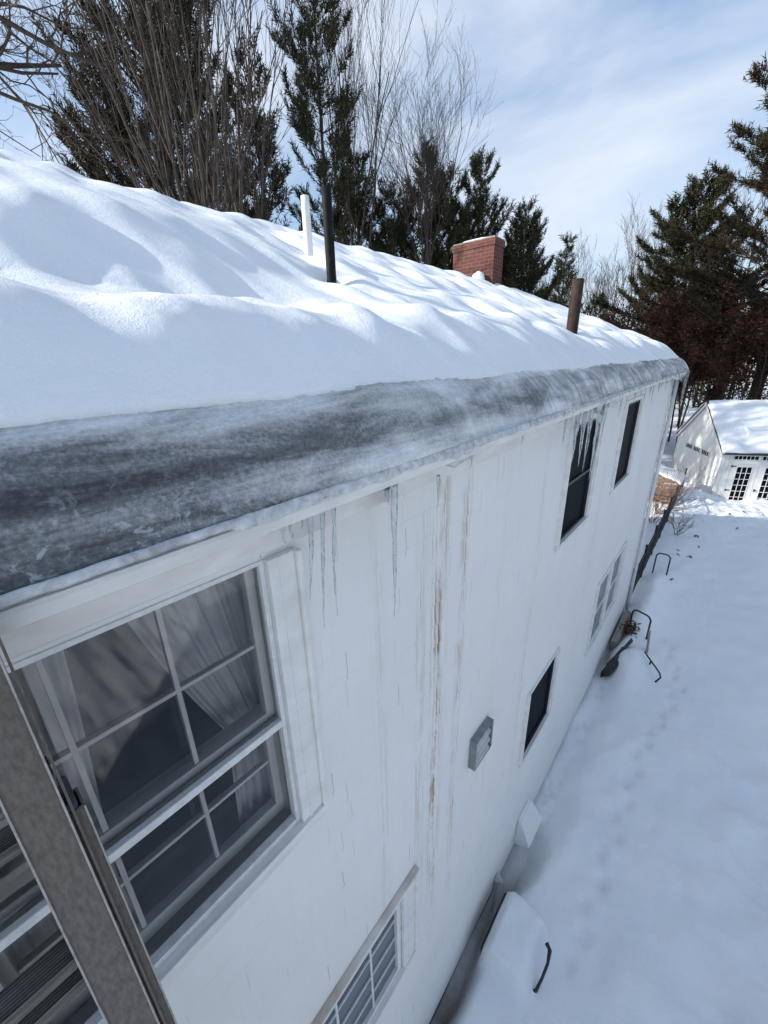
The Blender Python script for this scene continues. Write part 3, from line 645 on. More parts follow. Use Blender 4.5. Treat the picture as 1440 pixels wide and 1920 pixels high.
def snowz(X, Y):
    Xm = np.where(X > HX / 2, X, HX - X)
    Z = 0.05 - 0.43 * Xm + TILT * Y
    Z -= 0.10 * np.exp(-((X - HX / 2) / 0.35) ** 2)          # rounded ridge
    edge = np.clip((Xm + 0.36) / 0.38, 0, 1.3)
    Z -= 0.115 * edge ** 2
    fade = 1 - 0.75 * smst(-0.28, 0.0, Xm)
    wav = 0.07 * np.sin(Y * 2.6 + 0.5) + 0.03 * np.sin(Y * 5.1)
    P = np.interp(Xm + wav, [-3.4, -3.0, -2.5, -2.15, -1.8, -1.4, -1.05, -0.85, -0.68, -0.50, -0.38, -0.25], [0, .012, .042, .055, .035, -.02, -.085, -.125, -.120, -.070, -.020, 0])
    Z += P * (1 - smst(1.1, 2.3, Y)) * smst(-0.2, -0.3, Xm)
    amp = 0.85 + 0.4 * fbm(X, Y, 21, 3.0, 2)
    skew = Y + 0.55 * X
    B = 0.040 * fbm(X * 0.55 + 0.25 * Y, Y * 1.05 - 0.2 * X, 31, 0.62, 2, 0.45) + 0.015 * fbm(X * 0.45, Y * 1.1 - 0.15 * X, 33, 0.30, 2)
    Z += B * amp * fade * (0.55 + 0.45 * smst(1.2, 2.6, Y))
    for (x, y, rx, ry, h) in bumps: Z += h * np.exp(-((X - x) / rx) ** 2 - ((Y - y) / ry) ** 2)
    Z += 0.05 * smst(HX / 2 + .5, HX / 2, Xm) * fbm(X, Y, 41, 0.5, 2) * 0.5
    # rounded end over the far gable
    Z -= 0.22 * smst(YE - 0.25, YE + 0.14, Y) ** 2
    Z += 0.004 * fbm(X, Y, 51, 0.07, 2) * smst(-0.1, 0.0, Xm)
    return Z
xs = [HX - .02, -7, -6, -5] + steps((-4.5, -3.3, .05), (-3.3, -1.6, .04), (-1.6, 0.03, .022))
ysn = [YB, -3.5, -2.2] + steps((-1.5, -.2, .1), (-0.2, 4.5, .03), (4.5, 8, .05), (8, YE - .3, .07), (YE - .3, YE + .14, .03))
rs = grid('roof_snow', xs, ysn, snowz, M['snow'])
tag(rs, 'thick rippled blanket of snow covering the whole house roof above the eave', 'snow')
sol = rs.modifiers.new('Solidify', 'SOLIDIFY'); sol.thickness = 0.14; sol.offset = -1
# snow lumps about the chimney
def lump(name, label, x, y, z, rx, ry, rz, seed, mat='snow', cut=0.0, **kw):
    bm = bmesh.new(); bmesh.ops.create_icosphere(bm, subdivisions=4, radius=1)
    for v in bm.verts:
        d = 1 + 0.16 * noise.noise(v.co * 1.7 + Vector((seed, 0, 0))) + 0.05 * noise.noise(v.co * 5 + Vector((0, seed, 0)))
        q = v.co * d
        if q.z < cut: q.z = cut + (q.z - cut) * 0.12
        sq = kw.get('sq', 1.0)
        if sq != 1.0: q.x = math.copysign(abs(q.x) ** sq, q.x); q.y = math.copysign(abs(q.y) ** sq, q.y)
        v.co = Vector((q.x * rx, q.y * ry, q.z * rz))
    me = bpy.data.meshes.new(name); bm.to_mesh(me); bm.free(); me.materials.append(M[mat])
    me.polygons.foreach_set('use_smooth', [True] * len(me.polygons))
    o = bpy.data.objects.new(name, me); COL.objects.link(o); o.location = (x, y, z)
    return tag(o, label, kw.get('cat', 'snow'))
lump('snow_strip', 'thin strip of snow lying on the top of the brick chimney', -4.0, 9.24, cz + .03, .44, .19, .05, 3, cut=-.2, sq=.6)
lump('snow_lump', 'round lump of snow at the foot of the brick chimney', -3.78, 8.90, 1.70, .15, .13, .19, 7, cut=-.5)

# ------------------------------------------------------------------ ice dam along the eave
PROF = [(-0.10, -0.045), (-0.03, -0.064), (0.015, -0.083), (0.060, -0.118), (0.100, -0.158), (0.130, -0.196), (0.158, -0.240), (0.184, -0.285), (0.202, -0.318), (0.204, -0.330), (0.194, -0.337), (0.12, -0.337), (-0.10, -0.25)]
def resample(pr, k):
    out = []
    for (a, b) in zip(pr[:-1], pr[1:]):
        for i in range(k): out.append((a[0] + (b[0] - a[0]) * i / k, a[1] + (b[1] - a[1]) * i / k))
    return out + [pr[-1]]
pr = resample(PROF, 3); n = len(pr)
dy = steps((YB, -0.4, .2), (-0.4, 4.0, .022), (4.0, YE + .10, .045))
v, f = [], []
for y in dy:
    rough = 0.35 + 0.65 * min(1, max(0, (y - 0.6) / 1.4))
    end = 1.0
    for i, (x, z) in enumerate(pr):
        q = Vector((x * 3, y * 1.1, z * 3))
        d = 0.034 * noise.noise(q * 1.1) + 0.015 * noise.noise(Vector((x * 8, y * 3.2, z * 8))) + rough * (0.012 * noise.noise(Vector((x * 3, y * 7, z * 3))) + 0.007 * noise.noise(Vector((x * 9, y * 22, z * 7 + 3))))
        wgt = min(1, max(0, (x + 0.05) / 0.12))
        tx, tz = 0.6, 0.8
        if i > 27: d *= 0.3
        drip = 0
        if 24 <= i <= 30: drip = -0.012 * max(0, noise.noise(Vector((0.3, y * 6, 4)))) * rough
        if i < 9: d += 0.012 * noise.noise(Vector((x * 4, y * 26, 9))) * (1 - abs(i - 5) / 5)
        v.append((x + d * tx * wgt, y, z + d * tz * wgt + dz(y) + drip))
for a in range(len(dy) - 1):
    for b in range(n - 1):
        c = a * n + b; f.append((c, c + 1, c + n + 1, c + n))
f.append(tuple(range(n))); f.append(tuple((len(dy) - 1) * n + b for b in range(n))[::-1])
dam = link('ice_dam', v, f, M['ice'], None, True)
tag(dam, 'long grey translucent ice dam bulging over the edge of the snowy roof', 'ice dam')
# clear ice running over the drip edge and down the fascia in sheets
def drip_sheet(y0, y1, seed, depth=0.05, parent=dam, lead=.05):
    y0 -= 0.03; y1 += 0.03
    v, f = [], []; yy = steps((y0, y1, .012)); nv_ = 9
    for y in yy:
        e = min(1, (y - y0) / lead, (y1 - y) / .05); e = max(e, 0.02)
        L = (0.022 + depth * max(0, noise.noise(Vector((seed, y * 5, 0)))) + 0.5 * depth * max(0, noise.noise(Vector((seed + 5, y * 19, 0))))) * e if depth > .01 else 0.0
        for k in range(nv_):
            t = k / (nv_ - 1)
            z = -0.312 - (0.018 + 0.012 * e + L) * t
            x = 0.2145 + 0.012 * math.sin(min(1, t * 1.2) * math.pi) * e + 0.004 * noise.noise(Vector((y * 24, z * 20, seed))) - 0.006 * t
            v.append((x, y, z + dz(y)))
    for a in range(len(yy) - 1):
        for b in range(nv_ - 1):
            c = a * nv_ + b; f.append((c, c + 1, c + nv_ + 1, c + nv_))
    o = link('ice_sheet', v, f, M['frost'], parent, True)
    s_ = o.modifiers.new('Solidify', 'SOLIDIFY'); s_.thickness = 0.006
drip_sheet(-1.2, 0.42, 60, .006, lead=.4)
for i, (a, b, d) in enumerate(((0.40, 0.66, .03), (0.68, 1.02, .035), (1.04, 1.5, .05), (1.52, 2.1, .035), (2.12, 2.75, .05), (2.8, 3.3, .05), (3.32, 4.9, .16), (4.95, 6.4, .10), (6.5, 8.4, .09), (8.45, 10.4, .12))): drip_sheet(a, b, i * 3.7 + 1, d)

# ------------------------------------------------------------------ icicles
def icicle(x, y, top, L, r, label, seed, lean=0.0, group='icicles hanging from the eave', flat=1.0):
    m = MB(); k = 14; pts, rr = [], []; r *= 0.85
    rg = random.Random(seed)
    for i in range(k + 1):
        t = i / k
        pts.append((x - 0.3 * lean * t, y + lean * t + 0.004 * math.sin(t * 5 + seed) + rg.uniform(-.0015, .0015), top - .008 - L * t))
        rr.append(max(0.0012, r * ((1 - t) ** 0.8) * (1 + 0.13 * math.sin(t * 17 + seed) + rg.uniform(-.08, .08))))
    m.tube(pts, rr, 8)
    if flat != 1.0: m.v = [(a, y + (b - y) * flat, c) for a, b, c in m.v]
    o = empty('icicle_place', (x, y, top), None, None) if False else None
    ob = MB.build(m, 'icicle', M['clear'], None, True)
    return tag(ob, label, 'icicle', group)
IX = 0.205
NEAR = [  # y, top, length, radius, lean, label
 (0.535, -0.345, .10, .008, 0, 'short clear icicle above the right casing of the near window, first of that row'),
 (0.558, -0.345, .09, .007, -.006, 'second small icicle in the row right of the near window'),
 (0.592, -0.345, .05, .008, 0, 'stubby icicle third in the row right of the near window'),
 (0.622, -0.345, .26, .011, -.030, 'bright bent icicle fourth in the row right of the near window'),
 (0.662, -0.345, .38, .009, -.030, 'long thread-thin icicle fifth in the row right of the near window'),
 (0.705, -0.345, .37, .008, -.020, 'last and straightest thin icicle in the row right of the near window'),
 (0.940, -0.345, .09, .018, .01, 'short thick icicle at the broken fascia between window and stains'),
 (0.985, -0.335, .54, .016, -.030, 'longest tapering icicle on the blank wall left of the brown stains'),
 (1.25, -0.40, .13, .009, .0, 'small icicle over the brown streaks on the wall'),
 (1.51, -0.335, .09, .012, -.01, 'bright bent icicle right of the brown streaks'),
 (2.05, -0.33, .09, .012, 0, 'short blunt icicle well left of the upper dark window'),
 (2.76, -0.33, .22, .013, 0, 'frosty icicle just left of the upper window with icicles'),
 (3.02, -0.36, .34, .024, -.05, 'broad icicle leaning across the left edge of the dark upper window'),
 (3.20, -0.37, .40, .022, -.04, 'second broad icicle beside the left edge of the dark upper window'),
 (3.38, -0.36, .52, .022, .05, 'long pointed icicle crossing the middle of the dark upper window'),
 (3.66, -0.36, .66, .034, .08, 'thick ribbed icicle down the right side of the dark upper window'),
 (3.86, -0.36, .30, .012, .06, 'slender icicle right of the thick ribbed one'),
 (4.40, -0.35, .22, .012, 0, 'icicle between the two upper dark windows'),
]
for i, (y, top, L, r, lean, lab) in enumerate(NEAR): icicle(IX, y, top + dz(y), L, r, lab, i + 3, lean)
rg = random.Random(77)
for i in range(16):
    y = 5.0 + i * 0.34 + rg.uniform(-.1, .1)
    icicle(IX, y, -0.335 + dz(y), rg.uniform(.08, .26), rg.uniform(.010, .018), 'small icicle along the far half of the eave', i + 40, 0, 'small icicles along the far half of the eave')
for i, (y, L, r) in enumerate(((10.02, .45, .022), (10.14, .62, .028), (10.24, .50, .026), (10.33, .75, .034), (10.41, .55, .028))):
    icicle(IX + 0.01, y, -0.335 + dz(y), L, r, 'long icicle in the cluster at the far corner of the eave', i + 70, 0, 'icicle cluster at the far corner of the eave')

# ------------------------------------------------------------------ ladder leaning on the eave
lad = empty('ladder', (1.23, -0.2, GZ), 'weathered aluminium extension ladder leaning against the eave in front of the near window', 'ladder')
def lx(z, off=0.0): return 0.235 - 0.175 * z + off
def rail(name, y0, y1, ztop, off, web_at, thick=0.0035, depth=0.045, lab=None):
    m = MB()
    def sl(p): return (p[0] + lx(p[2], off), p[1], p[2])
    zb = GZ + .02
    m.box(-thick, 0, y0, y1, zb, ztop, 0, sl); m.box(-depth, -depth + thick, y0, y1, zb, ztop, 0, sl)
    m.box(-depth + thick, -thick, web_at, web_at + thick, zb, ztop, 0, sl)
    o = m.build(name, M['alum'], lad)
    m = MB()
    for y in (y0, y1 - .003): m.box(0.0002, 0.0030, y, y + .003, zb, ztop, 0.0008, sl)
    m.build('edge_bead', M['brightalum'], o)
    if lab: o['label'] = lab
rail('fly_rail', -0.066, -0.008, -0.22, 0.0, -0.0040)
rail('base_rail', -0.056, 0.0135, -0.655, -0.016, 0.0095)
rail('fly_rail', -0.46, -0.39, -0.22, 0.0, -0.46)
rail('base_rail', -0.475, -0.405, -0.655, -0.016, -0.475)
m = MB()
def slc(p): return (p[0] + lx(p[2], -0.016), p[1], p[2])
m.box(-0.064, 0.004, -0.053, 0.006, -0.654, -0.632, 0.006, slc); m.build('end_cap', M['cap'], lad)
def rung(z, off):
    x0 = lx(z, off); prof = []
    nr = 9; w = 0.042
    for k in range(nr):  # ribbed flat tread on top, facing slightly outward
        a = -w / 2 + w * k / nr; b = a + w / nr
        prof += [(a, 0.010), (a + .0012, 0.0125), (b - .0016, 0.0125), (b - .0004, 0.010)]
    for k in range(13):
        an = R_(70 - 230 * k / 12); prof.append((w / 2 * 0.55 + 0.0145 * math.cos(an) , -0.004 + 0.0145 * math.sin(an)) if k < 7 else (-w / 2 * 0.55 + 0.0145 * math.cos(an), -0.004 + 0.0145 * math.sin(an)))
    ca, sa = math.cos(R_(-12)), math.sin(R_(-12))
    prof = [(x0 + ca * a - sa * b, z + sa * a + ca * b) for a, b in prof]
    m = MB(); m.extrude_y(prof, [-0.456, -0.006], close=True, cap=True); m.build('rung', M['rung'], lad)
for k in range(-1, 17):
    rung(-0.885 - 0.305 * k, -0.03)
    if -1.00 - 0.305 * k < -0.68: rung(-1.00 - 0.305 * k, -0.09)

# ------------------------------------------------------------------ small things at the wall foot
bx = empty('metal_box', (0.44, 2.62, -6.3), 'dark metal box buried under snow beside the wall foot, bent handle on its right', 'box')
m = MB(); m.box(0.165, 0.60, 2.34, 2.95, -6.3, -5.72, .02); m.build('body', M['black'], bx)
m = MB(); m.tube([(0.69, 2.78, -5.66), (0.735, 2.75, -5.67), (0.75, 2.66, -5.71), (0.74, 2.55, -5.78), (0.72, 2.46, -5.86), (0.68, 2.44, -5.88)], [.022, .022, .015, .014, .016, .018], 8); m.build('handle', M['black'], bx, True)
def hoop(x0, y0, x1, y1, top, label):
    m = MB(); zb = min(gzp(x0, y0), gzp(x1, y1)) - .2; r = 0.11; P0, P1 = Vector((x0, y0, 0)), Vector((x1, y1, 0)); d = (P1 - P0).normalized()
    pts = [(x0, y0, zb), (x0, y0, top - r)]
    for k in range(1, 7):
        a = math.pi / 2 * k / 6; q = P0 + d * (r - r * math.cos(a)); pts.append((q.x, q.y, top - r + r * math.sin(a)))
    for k in range(0, 7):
        a = math.pi / 2 * k / 6; q = P1 - d * (r - r * math.sin(a)); pts.append((q.x, q.y, top - r + r * math.cos(a)))
    pts += [(x1, y1, zb)]
    m.tube(pts, 0.019, 9); return tag(m.build('metal_hoop', M['black'], None, True), label, 'hoop', 'black tubular hoops along the fence')
hoop(0.27, 12.72, 0.60, 12.70, -5.14, 'farther black tubular hoop standing in the snow by the fence')
hoop(0.27, 9.41, 0.64, 9.25, -5.26, 'nearer black tubular hoop standing beside the dark twiggy clump')
m = MB(); m.tube([(0.70, 8.42, -5.60), (0.80, 8.28, -5.62), (0.93, 8.14, -5.66), (1.02, 8.05, -5.70), (1.05, 7.98, -5.74), (1.01, 7.93, -5.80), (0.96, 7.92, -5.90)], 0.016, 7); m.tube([(0.84, 8.24, -5.64), (0.83, 8.20, -5.70)], .016, 6)
tag(m.build('bent_rod', M['black'], None, True), 'bent black rod poking out of the snow mound by the wall', 'rod')
m = MB()
def rotb(p):
    c, s_ = math.cos(.25), math.sin(.25); return (0.70 + c * p[0] - .1 * p[2], 8.85 + p[1] + 0.25 * p[2], -5.62 + p[2])
m.box(-.02, .02, -.05, .05, -.42, .22, .004, rotb); tag(m.build('board', M['greywood']), 'thin grey board standing in snow next to the nearer hoop', 'board')
m = MB()
A = [(0.10, 7.72, -5.95), (0.17, 7.84, -5.80), (0.24, 8.02, -5.72), (0.33, 8.35, -5.62), (0.40, 8.75, -5.60)]
for k, (p, q) in enumerate(zip(A[:-1], A[1:])):
    w = .14 if k < 2 else .05; d = .26 if k < 2 else .10
    m.poly([p, q, (q[0] + w, q[1] - .05, q[2] - .03), (p[0] + w, p[1] - .05, p[2] - .03)]); m.poly([p, q, (q[0], q[1], q[2] - d), (p[0], p[1], p[2] - d)])
bh = m.build('tarp', M['black']); tag(bh, 'black sheet showing under the snow mound against the wall', 'tarp')
s_ = bh.modifiers.new('Solidify', 'SOLIDIFY'); s_.thickness = .02
rg = random.Random(4)
m = MB()
for k in range(260):
    c = Vector((0.31 + rg.gauss(0, .07), 9.32 + rg.gauss(0, .11), -5.84 + abs(rg.gauss(0, .10)))); a = Vector((rg.uniform(-1, 1), rg.uniform(-1, 1), rg.uniform(-.2, 1))).normalized() * rg.uniform(.03, .07); b = a.orthogonal().normalized() * .018
    m.poly([c - a, c + b, c + a, c - b])
tag(m.build('dead_plant', M['leafdry']), 'dark clump of dead leaves poking from snow at the nearer hoop', 'plant')
# hand-wide gutter guard strip with toothed edge beside the wall
m = MB(); m.box(0.05, 0.17, 8.7, 10.2, -6.02, -5.80, .004)
for k in range(22): m.box(0.171, 0.20, 8.72 + k * .067, 8.752 + k * .067, -5.86, -5.815)
tag(m.build('edging', M['stone']), 'low toothed edging strip running along the wall foot', 'edging')

# ------------------------------------------------------------------ iron fence behind the house
fence = empty('picket_fence', (0.03, 10.6, GZ), 'black metal picket fence running from the house corner to the slatted shed', 'fence')
FX = 0.03; FZ0, FZ1 = -5.95, -4.98
def fpanel(ya, yb):
    m = MB()
    for z in (FZ1 - .10, -5.62): m.box(FX - .015, FX + .015, ya, yb, z, z + .035)
    k = ya + .06
    while k < yb - .03: m.box(FX - .009, FX + .009, k - .009, k + .009, FZ0, FZ1); k += .105
    m.build('panel', M['black'], fence)
ypost = [10.62, 12.4, 14.2, 16.0, 17.8, 19.6, 21.4, 23.2]
for a, b in zip(ypost[:-1], ypost[1:]): fpanel(a + .035, b - .035)
for y in ypost:
    m = MB(); m.box(FX - .033, FX + .033, y - .033, y + .033, FZ0 - .1, FZ1 + .10, .004); m.box(FX - .042, FX + .042, y - .042, y + .042, FZ1 + .10, FZ1 + .125, .006); m.build('post', M['black'], fence)

# ------------------------------------------------------------------ slatted shed with snowy top
shed = empty('slatted_shed', (-0.35, 20.8, GZ), 'brown slatted wooden shed behind the black fence', 'shed')
sx0, sx1, sy0, sy1 = -1.15, 0.02, 20.1, 21.5
def shz(x): return -4.42 - 0.34 * (x - sx0)
m = MB()
for k in range(8):
    z = -5.85 + k * 0.19
    xe = min(sx1, sx0 + (-4.42 - z - .12) / .34)
    if xe - sx0 < .1: continue
    m.box(sx0, xe, sy0, sy0 + .03, z, z + .115); m.box(sx1, sx1 + .03, sy0 + .04, sy1, z, z + .115) if z + .1 < shz(sx1) else None
    m.box(sx0 - .03, sx0, sy0 + .04, sy1, z, z + .115)
m.build('slats', M['slat'], shed)
for x, y in ((sx0, sy0 + .031), ((sx0 + sx1) / 2, sy0 + .031), (sx1 - .07, sy0 + .031), (sx0, sy1 - .07), (sx1 - .07, sy1 - .07)):
    m = MB(); m.box(x, x + .07, y, y + .07, -6.0, shz(x + .07) - .03); m.build('post', M['slat'], shed)
m = MB(); q = [(sx0 - .1, shz(sx0 - .1)), (sx1 + .1, shz(sx1 + .1))]
m.poly([(q[0][0], sy0 - .1, q[0][1]), (q[1][0], sy0 - .1, q[1][1]), (q[1][0], sy1 + .1, q[1][1]), (q[0][0], sy1 + .1, q[0][1])])
ro = m.build('roof', M['slat'], shed); s_ = ro.modifiers.new('Solidify', 'SOLIDIFY'); s_.thickness = .05
def shed_snow(X, Y): return -4.42 - 0.34 * (X - sx0) + 0.10 + .02 * fbm(X, Y, 61, .6, 2) - .06 * smst(.45, .72, np.abs(X - (sx0 + sx1) / 2)) ** 2 - .05 * smst(.6, .85, np.abs(Y - (sy0 + sy1) / 2)) ** 2
sn = grid('shed_snow', steps((sx0 - .12, sx1 + .12, .06)), steps((sy0 - .12, sy1 + .12, .06)), shed_snow, M['snow'])
tag(sn, 'snow layer lying on the sloping roof of the brown slatted shed', 'snow'); s_ = sn.modifiers.new('Solidify', 'SOLIDIFY'); s_.thickness = .09

# ------------------------------------------------------------------ white garage
GO = Vector((1.2, 22.33, -5.93)); GE = Vector((.908, .42, 0)).normalized(); GG = Vector((-GE.y, GE.x, 0))
garage = empty('garage', tuple(GO), 'white clapboard garage with glazed double doors and snowy gable roof', 'garage')
def gf(p):  # local (along front, depth back, height) -> world
    q = GO + GE * p[0] + GG * p[1]; return (q.x, q.y, GO.z + p[2])
def gbox(m, a, b, c, d, e, f_, bev=0): m.box(a, b, c, d, e, f_, bev, gf)
GL, GD, GEV, GPK = 6.4, 4.74, 2.16, 3.98
m = MB()
def lap(m, quad_y, z0, z1, fn, ch=.115):
    """clapboards: fn(z) gives the two ends (s0, s1) at height z"""
    z = z0
    while z < z1 - .01:
        zt = min(z + ch, z1); a0, a1 = fn(z); b0, b1 = fn(zt); quad_y(m, a0, a1, z, b0, b1, zt); z = zt
def front_q(m, a0, a1, z, b0, b1, zt): m.poly([gf((a0, -.012, z)), gf((a1, -.012, z)), gf((b1, 0, zt)), gf((b0, 0, zt))]); m.poly([gf((a0, 0, z)), gf((a1, 0, z)), gf((a1, -.012, z)), gf((a0, -.012, z))])
def gable_q(m, a0, a1, z, b0, b1, zt): m.poly([gf((-.012, a0, z)), gf((-.012, a1, z)), gf((0, b1, zt)), gf((0, b0, zt))]); m.poly([gf((0, a0, z)), gf((0, a1, z)), gf((-.012, a1, z)), gf((-.012, a0, z))])
lap(m, front_q, -.15, GEV, lambda z: (0, GL))
def gw(z):
    if z <= GEV: return (0, GD)
    t = (z - GEV) / (GPK - GEV) * GD / 2; return (t, GD - t)
lap(m, gable_q, -.15, GPK, gw)
m.poly([gf((0, GD, -.15)), gf((GL, GD, -.15)), gf((GL, GD, GEV)), gf((0, GD, GEV))])
m.poly([gf((GL, 0, -.15)), gf((GL, GD, -.15)), gf((GL, GD, GEV)), gf((GL, GD / 2, GPK)), gf((GL, 0, GEV))])
m.build('wall', M['clap'], garage)
m = MB()
gbox(m, -.02, .10, -.03, -.0125, -.15, GEV - .06); gbox(m, -.03, -.0125, -.03, .10, -.15, GEV - .02); gbox(m, -.03, -.0125, GD - .10, GD + .01, -.15, GEV - .02)
gbox(m, 0.10, GL, -.045, -.0125, GEV - .12, GEV + .02)
gbox(m, .28, .37, -.035, -.0125, -.15, 2.06)
sgo = 2.42
for s0 in (0.37,):
    gbox(m, .37, 2.45, -.034, -.0125, 1.64, 1.80); gbox(m, .37, 2.45, -.034, -.0125, 2.01, 2.06); gbox(m, 1.30, 1.38, -.034, -.0125, 1.80, 2.01); gbox(m, 2.45, 2.54, -.035, -.0125, -.15, 2.06)
m.build('trim', M['trim'], garage)
def gpane(parent, a, b, c, d, nc, nr, y=-.02, bar=.022, name='window', gable=False):
    fn = (lambda p: gf((p[1], p[0], p[2]))) if gable else gf
    m = MB(); m.box(a, b, y - .004, y, c, d, 0, fn); w = m.build('pane', M['dark'], parent)
    m = MB()
    for k in range(nc + 1): x = a + (b - a) * k / nc; m.box(x - bar / 2, x + bar / 2, y - .018, y - .0045, c, d, 0, fn)
    for k in range(nr + 1): z = c + (d - c) * k / nr; m.box(a + bar / 2, b - bar / 2, y - .017, y - .0045, z - bar / 2, z + bar / 2, 0, fn)
    m.build('muntin', M['trim'], parent)
for s0, lab in ((0.42, None), (1.42, None)):
    w = MB(); gbox(w, s0 - .03, s0 + .90, -.016, -.0125, 1.80, 2.01); w = w.build('transom_window', M['trim'], garage); gpane(w, s0, s0 + .87, 1.83, 2.0, 6, 1)
for s0, hs in ((0.38, 1), (1.40, -1)):
    m = MB(); gbox(m, s0, s0 + 1.00, -.03, -.0126, -.15, 1.63, .004); dr = m.build('door', M['trim'], garage)
    gpane(dr, s0 + .23, s0 + .78, -.10, 1.52, 3, 6, y=-.032)
    m = MB(); hx = s0 + .03 if hs == 1 else s0 + .97
    for z in (.45, 1.52): gbox(m, min(hx, hx + hs * .16), max(hx, hx + hs * .16), -.042, -.0305, z, z + .04); gbox(m, hx - .02, hx + .02, -.046, -.0425, z - .03, z + .07)
    m.build('hinge', M['black'], dr)
    if hs == -1: m = MB(); gbox(m, s0 + .03, s0 + .07, -.07, -.0305, .45, .56, .006); gbox(m, s0 + .03, s0 + .13, -.085, -.0705, .50, .525, .004); m.build('handle', M['black'], dr)
for k, a in enumerate((1.16, 2.03, 2.90)):
    m = MB(); m.box(a - .04, a + .70, -.02, -.0125, 1.66, 1.93, 0, lambda p: gf((p[1], p[0], p[2]))); w = m.build('window', M['trim'], garage); gpane(w, a, a + .66, 1.69, 1.90, 4, 1, y=-.021, gable=True)
m = MB(); m.box(GD / 2 - .13, GD / 2 + .13, -.022, -.0125, 3.45, 3.62, 0, lambda p: gf((p[1], p[0], p[2]))); m.build('gable_vent', M['galv'], garage)
# roof slabs
m = MB(); sl_ = (GPK - GEV) / (GD / 2)
for sgn in (0, 1):
    g0 = (lambda t: t) if sgn == 0 else (lambda t: GD - t)
    P = []
    for s_ in (-.12, GL + .12):
        for t in (-.18, GD / 2):
            for dz_ in (0.03, 0.11): P.append(gf((s_, g0(t), GEV + t * sl_ + dz_)))
    for q in ((0, 2, 6, 4), (1, 3, 7, 5), (0, 1, 3, 2), (4, 5, 7, 6), (0, 1, 5, 4), (2, 3, 7, 6)): m.poly([P[i] for i in q])
groof = m.build('roof', M['shinglroof'], garage)
m = MB()
for sgn in (0, 1):
    g0 = (lambda t: t) if sgn == 0 else (lambda t: GD - t)
    P = []
    for s_ in (-.10, -.07):
        for t in (-.15, GD / 2):
            for dz_ in (-.12, 0.029): P.append(gf((s_, g0(t), GEV + t * sl_ + dz_)))
    for q in ((0, 2, 6, 4), (1, 3, 7, 5), (0, 1, 3, 2), (4, 5, 7, 6), (0, 1, 5, 4), (2, 3, 7, 6)): m.poly([P[i] for i in q])
m.build('rake_board', M['trim'], garage)
# shed dormer over the doors
dorm_s0, dorm_s1, dorm_d = 0.98, 4.0, 0.62
m = MB(); zf0 = GEV + dorm_d * sl_ - .05; zf1 = 2.78
P = [gf((dorm_s0, dorm_d, zf0)), gf((dorm_s1, dorm_d, zf0)), gf((dorm_s1, dorm_d, zf1)), gf((dorm_s0, dorm_d, zf1)), gf((dorm_s0, 1.65, 3.15)), gf((dorm_s1, 1.65, 3.15))]
zf0 = 2.16
P[0] = gf((dorm_s0, dorm_d, zf0)); P[1] = gf((dorm_s1, dorm_d, zf0))
m.poly([P[0], P[1], P[2], P[3]]); m.poly([P[0], P[3], P[4]]); m.poly([P[1], P[5], P[2]])
dm = m.build('dormer', M['clap'], groof) if False else m.build('dormer', M['clap'], garage)
m = MB(); m.box(dorm_s0 - .06, dorm_s1 + .06, dorm_d - .03, dorm_d - .002, zf1 - .10, zf1, 0, gf); m.box(dorm_s0, dorm_s0 + .08, dorm_d - .025, dorm_d - .002, zf0, zf1 - .101, 0, gf); m.build('trim', M['trim'], dm)
for k in range(3): gpane(dm, dorm_s0 + .14 + k * .95, dorm_s0 + .14 + k * .95 + .86, 2.42, 2.62, 6, 1, y=dorm_d - .008)
m = MB(); Q = []
for s_ in (dorm_s0 - .08, dorm_s1 + .08):
    for (t, z) in ((dorm_d - .12, zf1 - .02), (1.75, 3.19)):
        for d_ in (0, .05): Q.append(gf((s_, t, z + d_)))
for q in ((0, 2, 6, 4), (1, 3, 7, 5), (0, 1, 3, 2), (4, 5, 7, 6), (0, 1, 5, 4), (2, 3, 7, 6)): m.poly([Q[i] for i in q])
m.build('dormer_roof', M['shinglroof'], garage)
# its snow
def gs_h(Sx, T):
    tt = np.where(T < GD / 2, T, GD - T)
    Z = GEV + tt * sl_ + .26 + .03 * fbm(Sx, T, 71, 1.1, 3) - .10 * np.exp(-((T - GD / 2) / .25) ** 2)
    indor = smst(dorm_s0 - .06, dorm_s0 - .02, Sx) * smst(1.95, 1.75, T)
    inz = zf1 + .06 + (T - (dorm_d - .12)) * (3.19 - zf1 + .02) / (1.75 - dorm_d + .12) + .13 + .02 * fbm(Sx, T, 73, .8, 2)
    low = T < dorm_d - .13
    Z = np.where(low, Z, Z * (1 - indor) + np.maximum(Z, inz) * indor)
    Z -= .10 * smst(.10, -.14, Sx) ** 2 + .09 * smst(.02, -.2, tt) ** 2
    return Z
Sg = steps((-.13, .9, .06), (.9, 1.04, .02), (1.04, GL + .12, .15)); Tg = steps((-.2, .46, .06), (.46, .52, .02), (.52, GD + .2, .07))
X, Y = np.meshgrid(np.array(Sg), np.array(Tg)); Z = gs_h(X, Y)
vv = [gf(p) for p in zip(X.ravel().tolist(), Y.ravel().tolist(), Z.ravel().tolist())]
nx = len(Sg); ff = [(j * nx + i, j * nx + i + 1, (j + 1) * nx + i + 1, (j + 1) * nx + i) for j in range(len(Tg) - 1) for i in range(nx - 1)]
gsn = link('garage_snow', vv, ff, M['snow'], None, True); tag(gsn, 'smooth snow blanket lying on the roof and dormer of the white garage', 'snow')
s_ = gsn.modifiers.new('Solidify', 'SOLIDIFY'); s_.thickness = .12

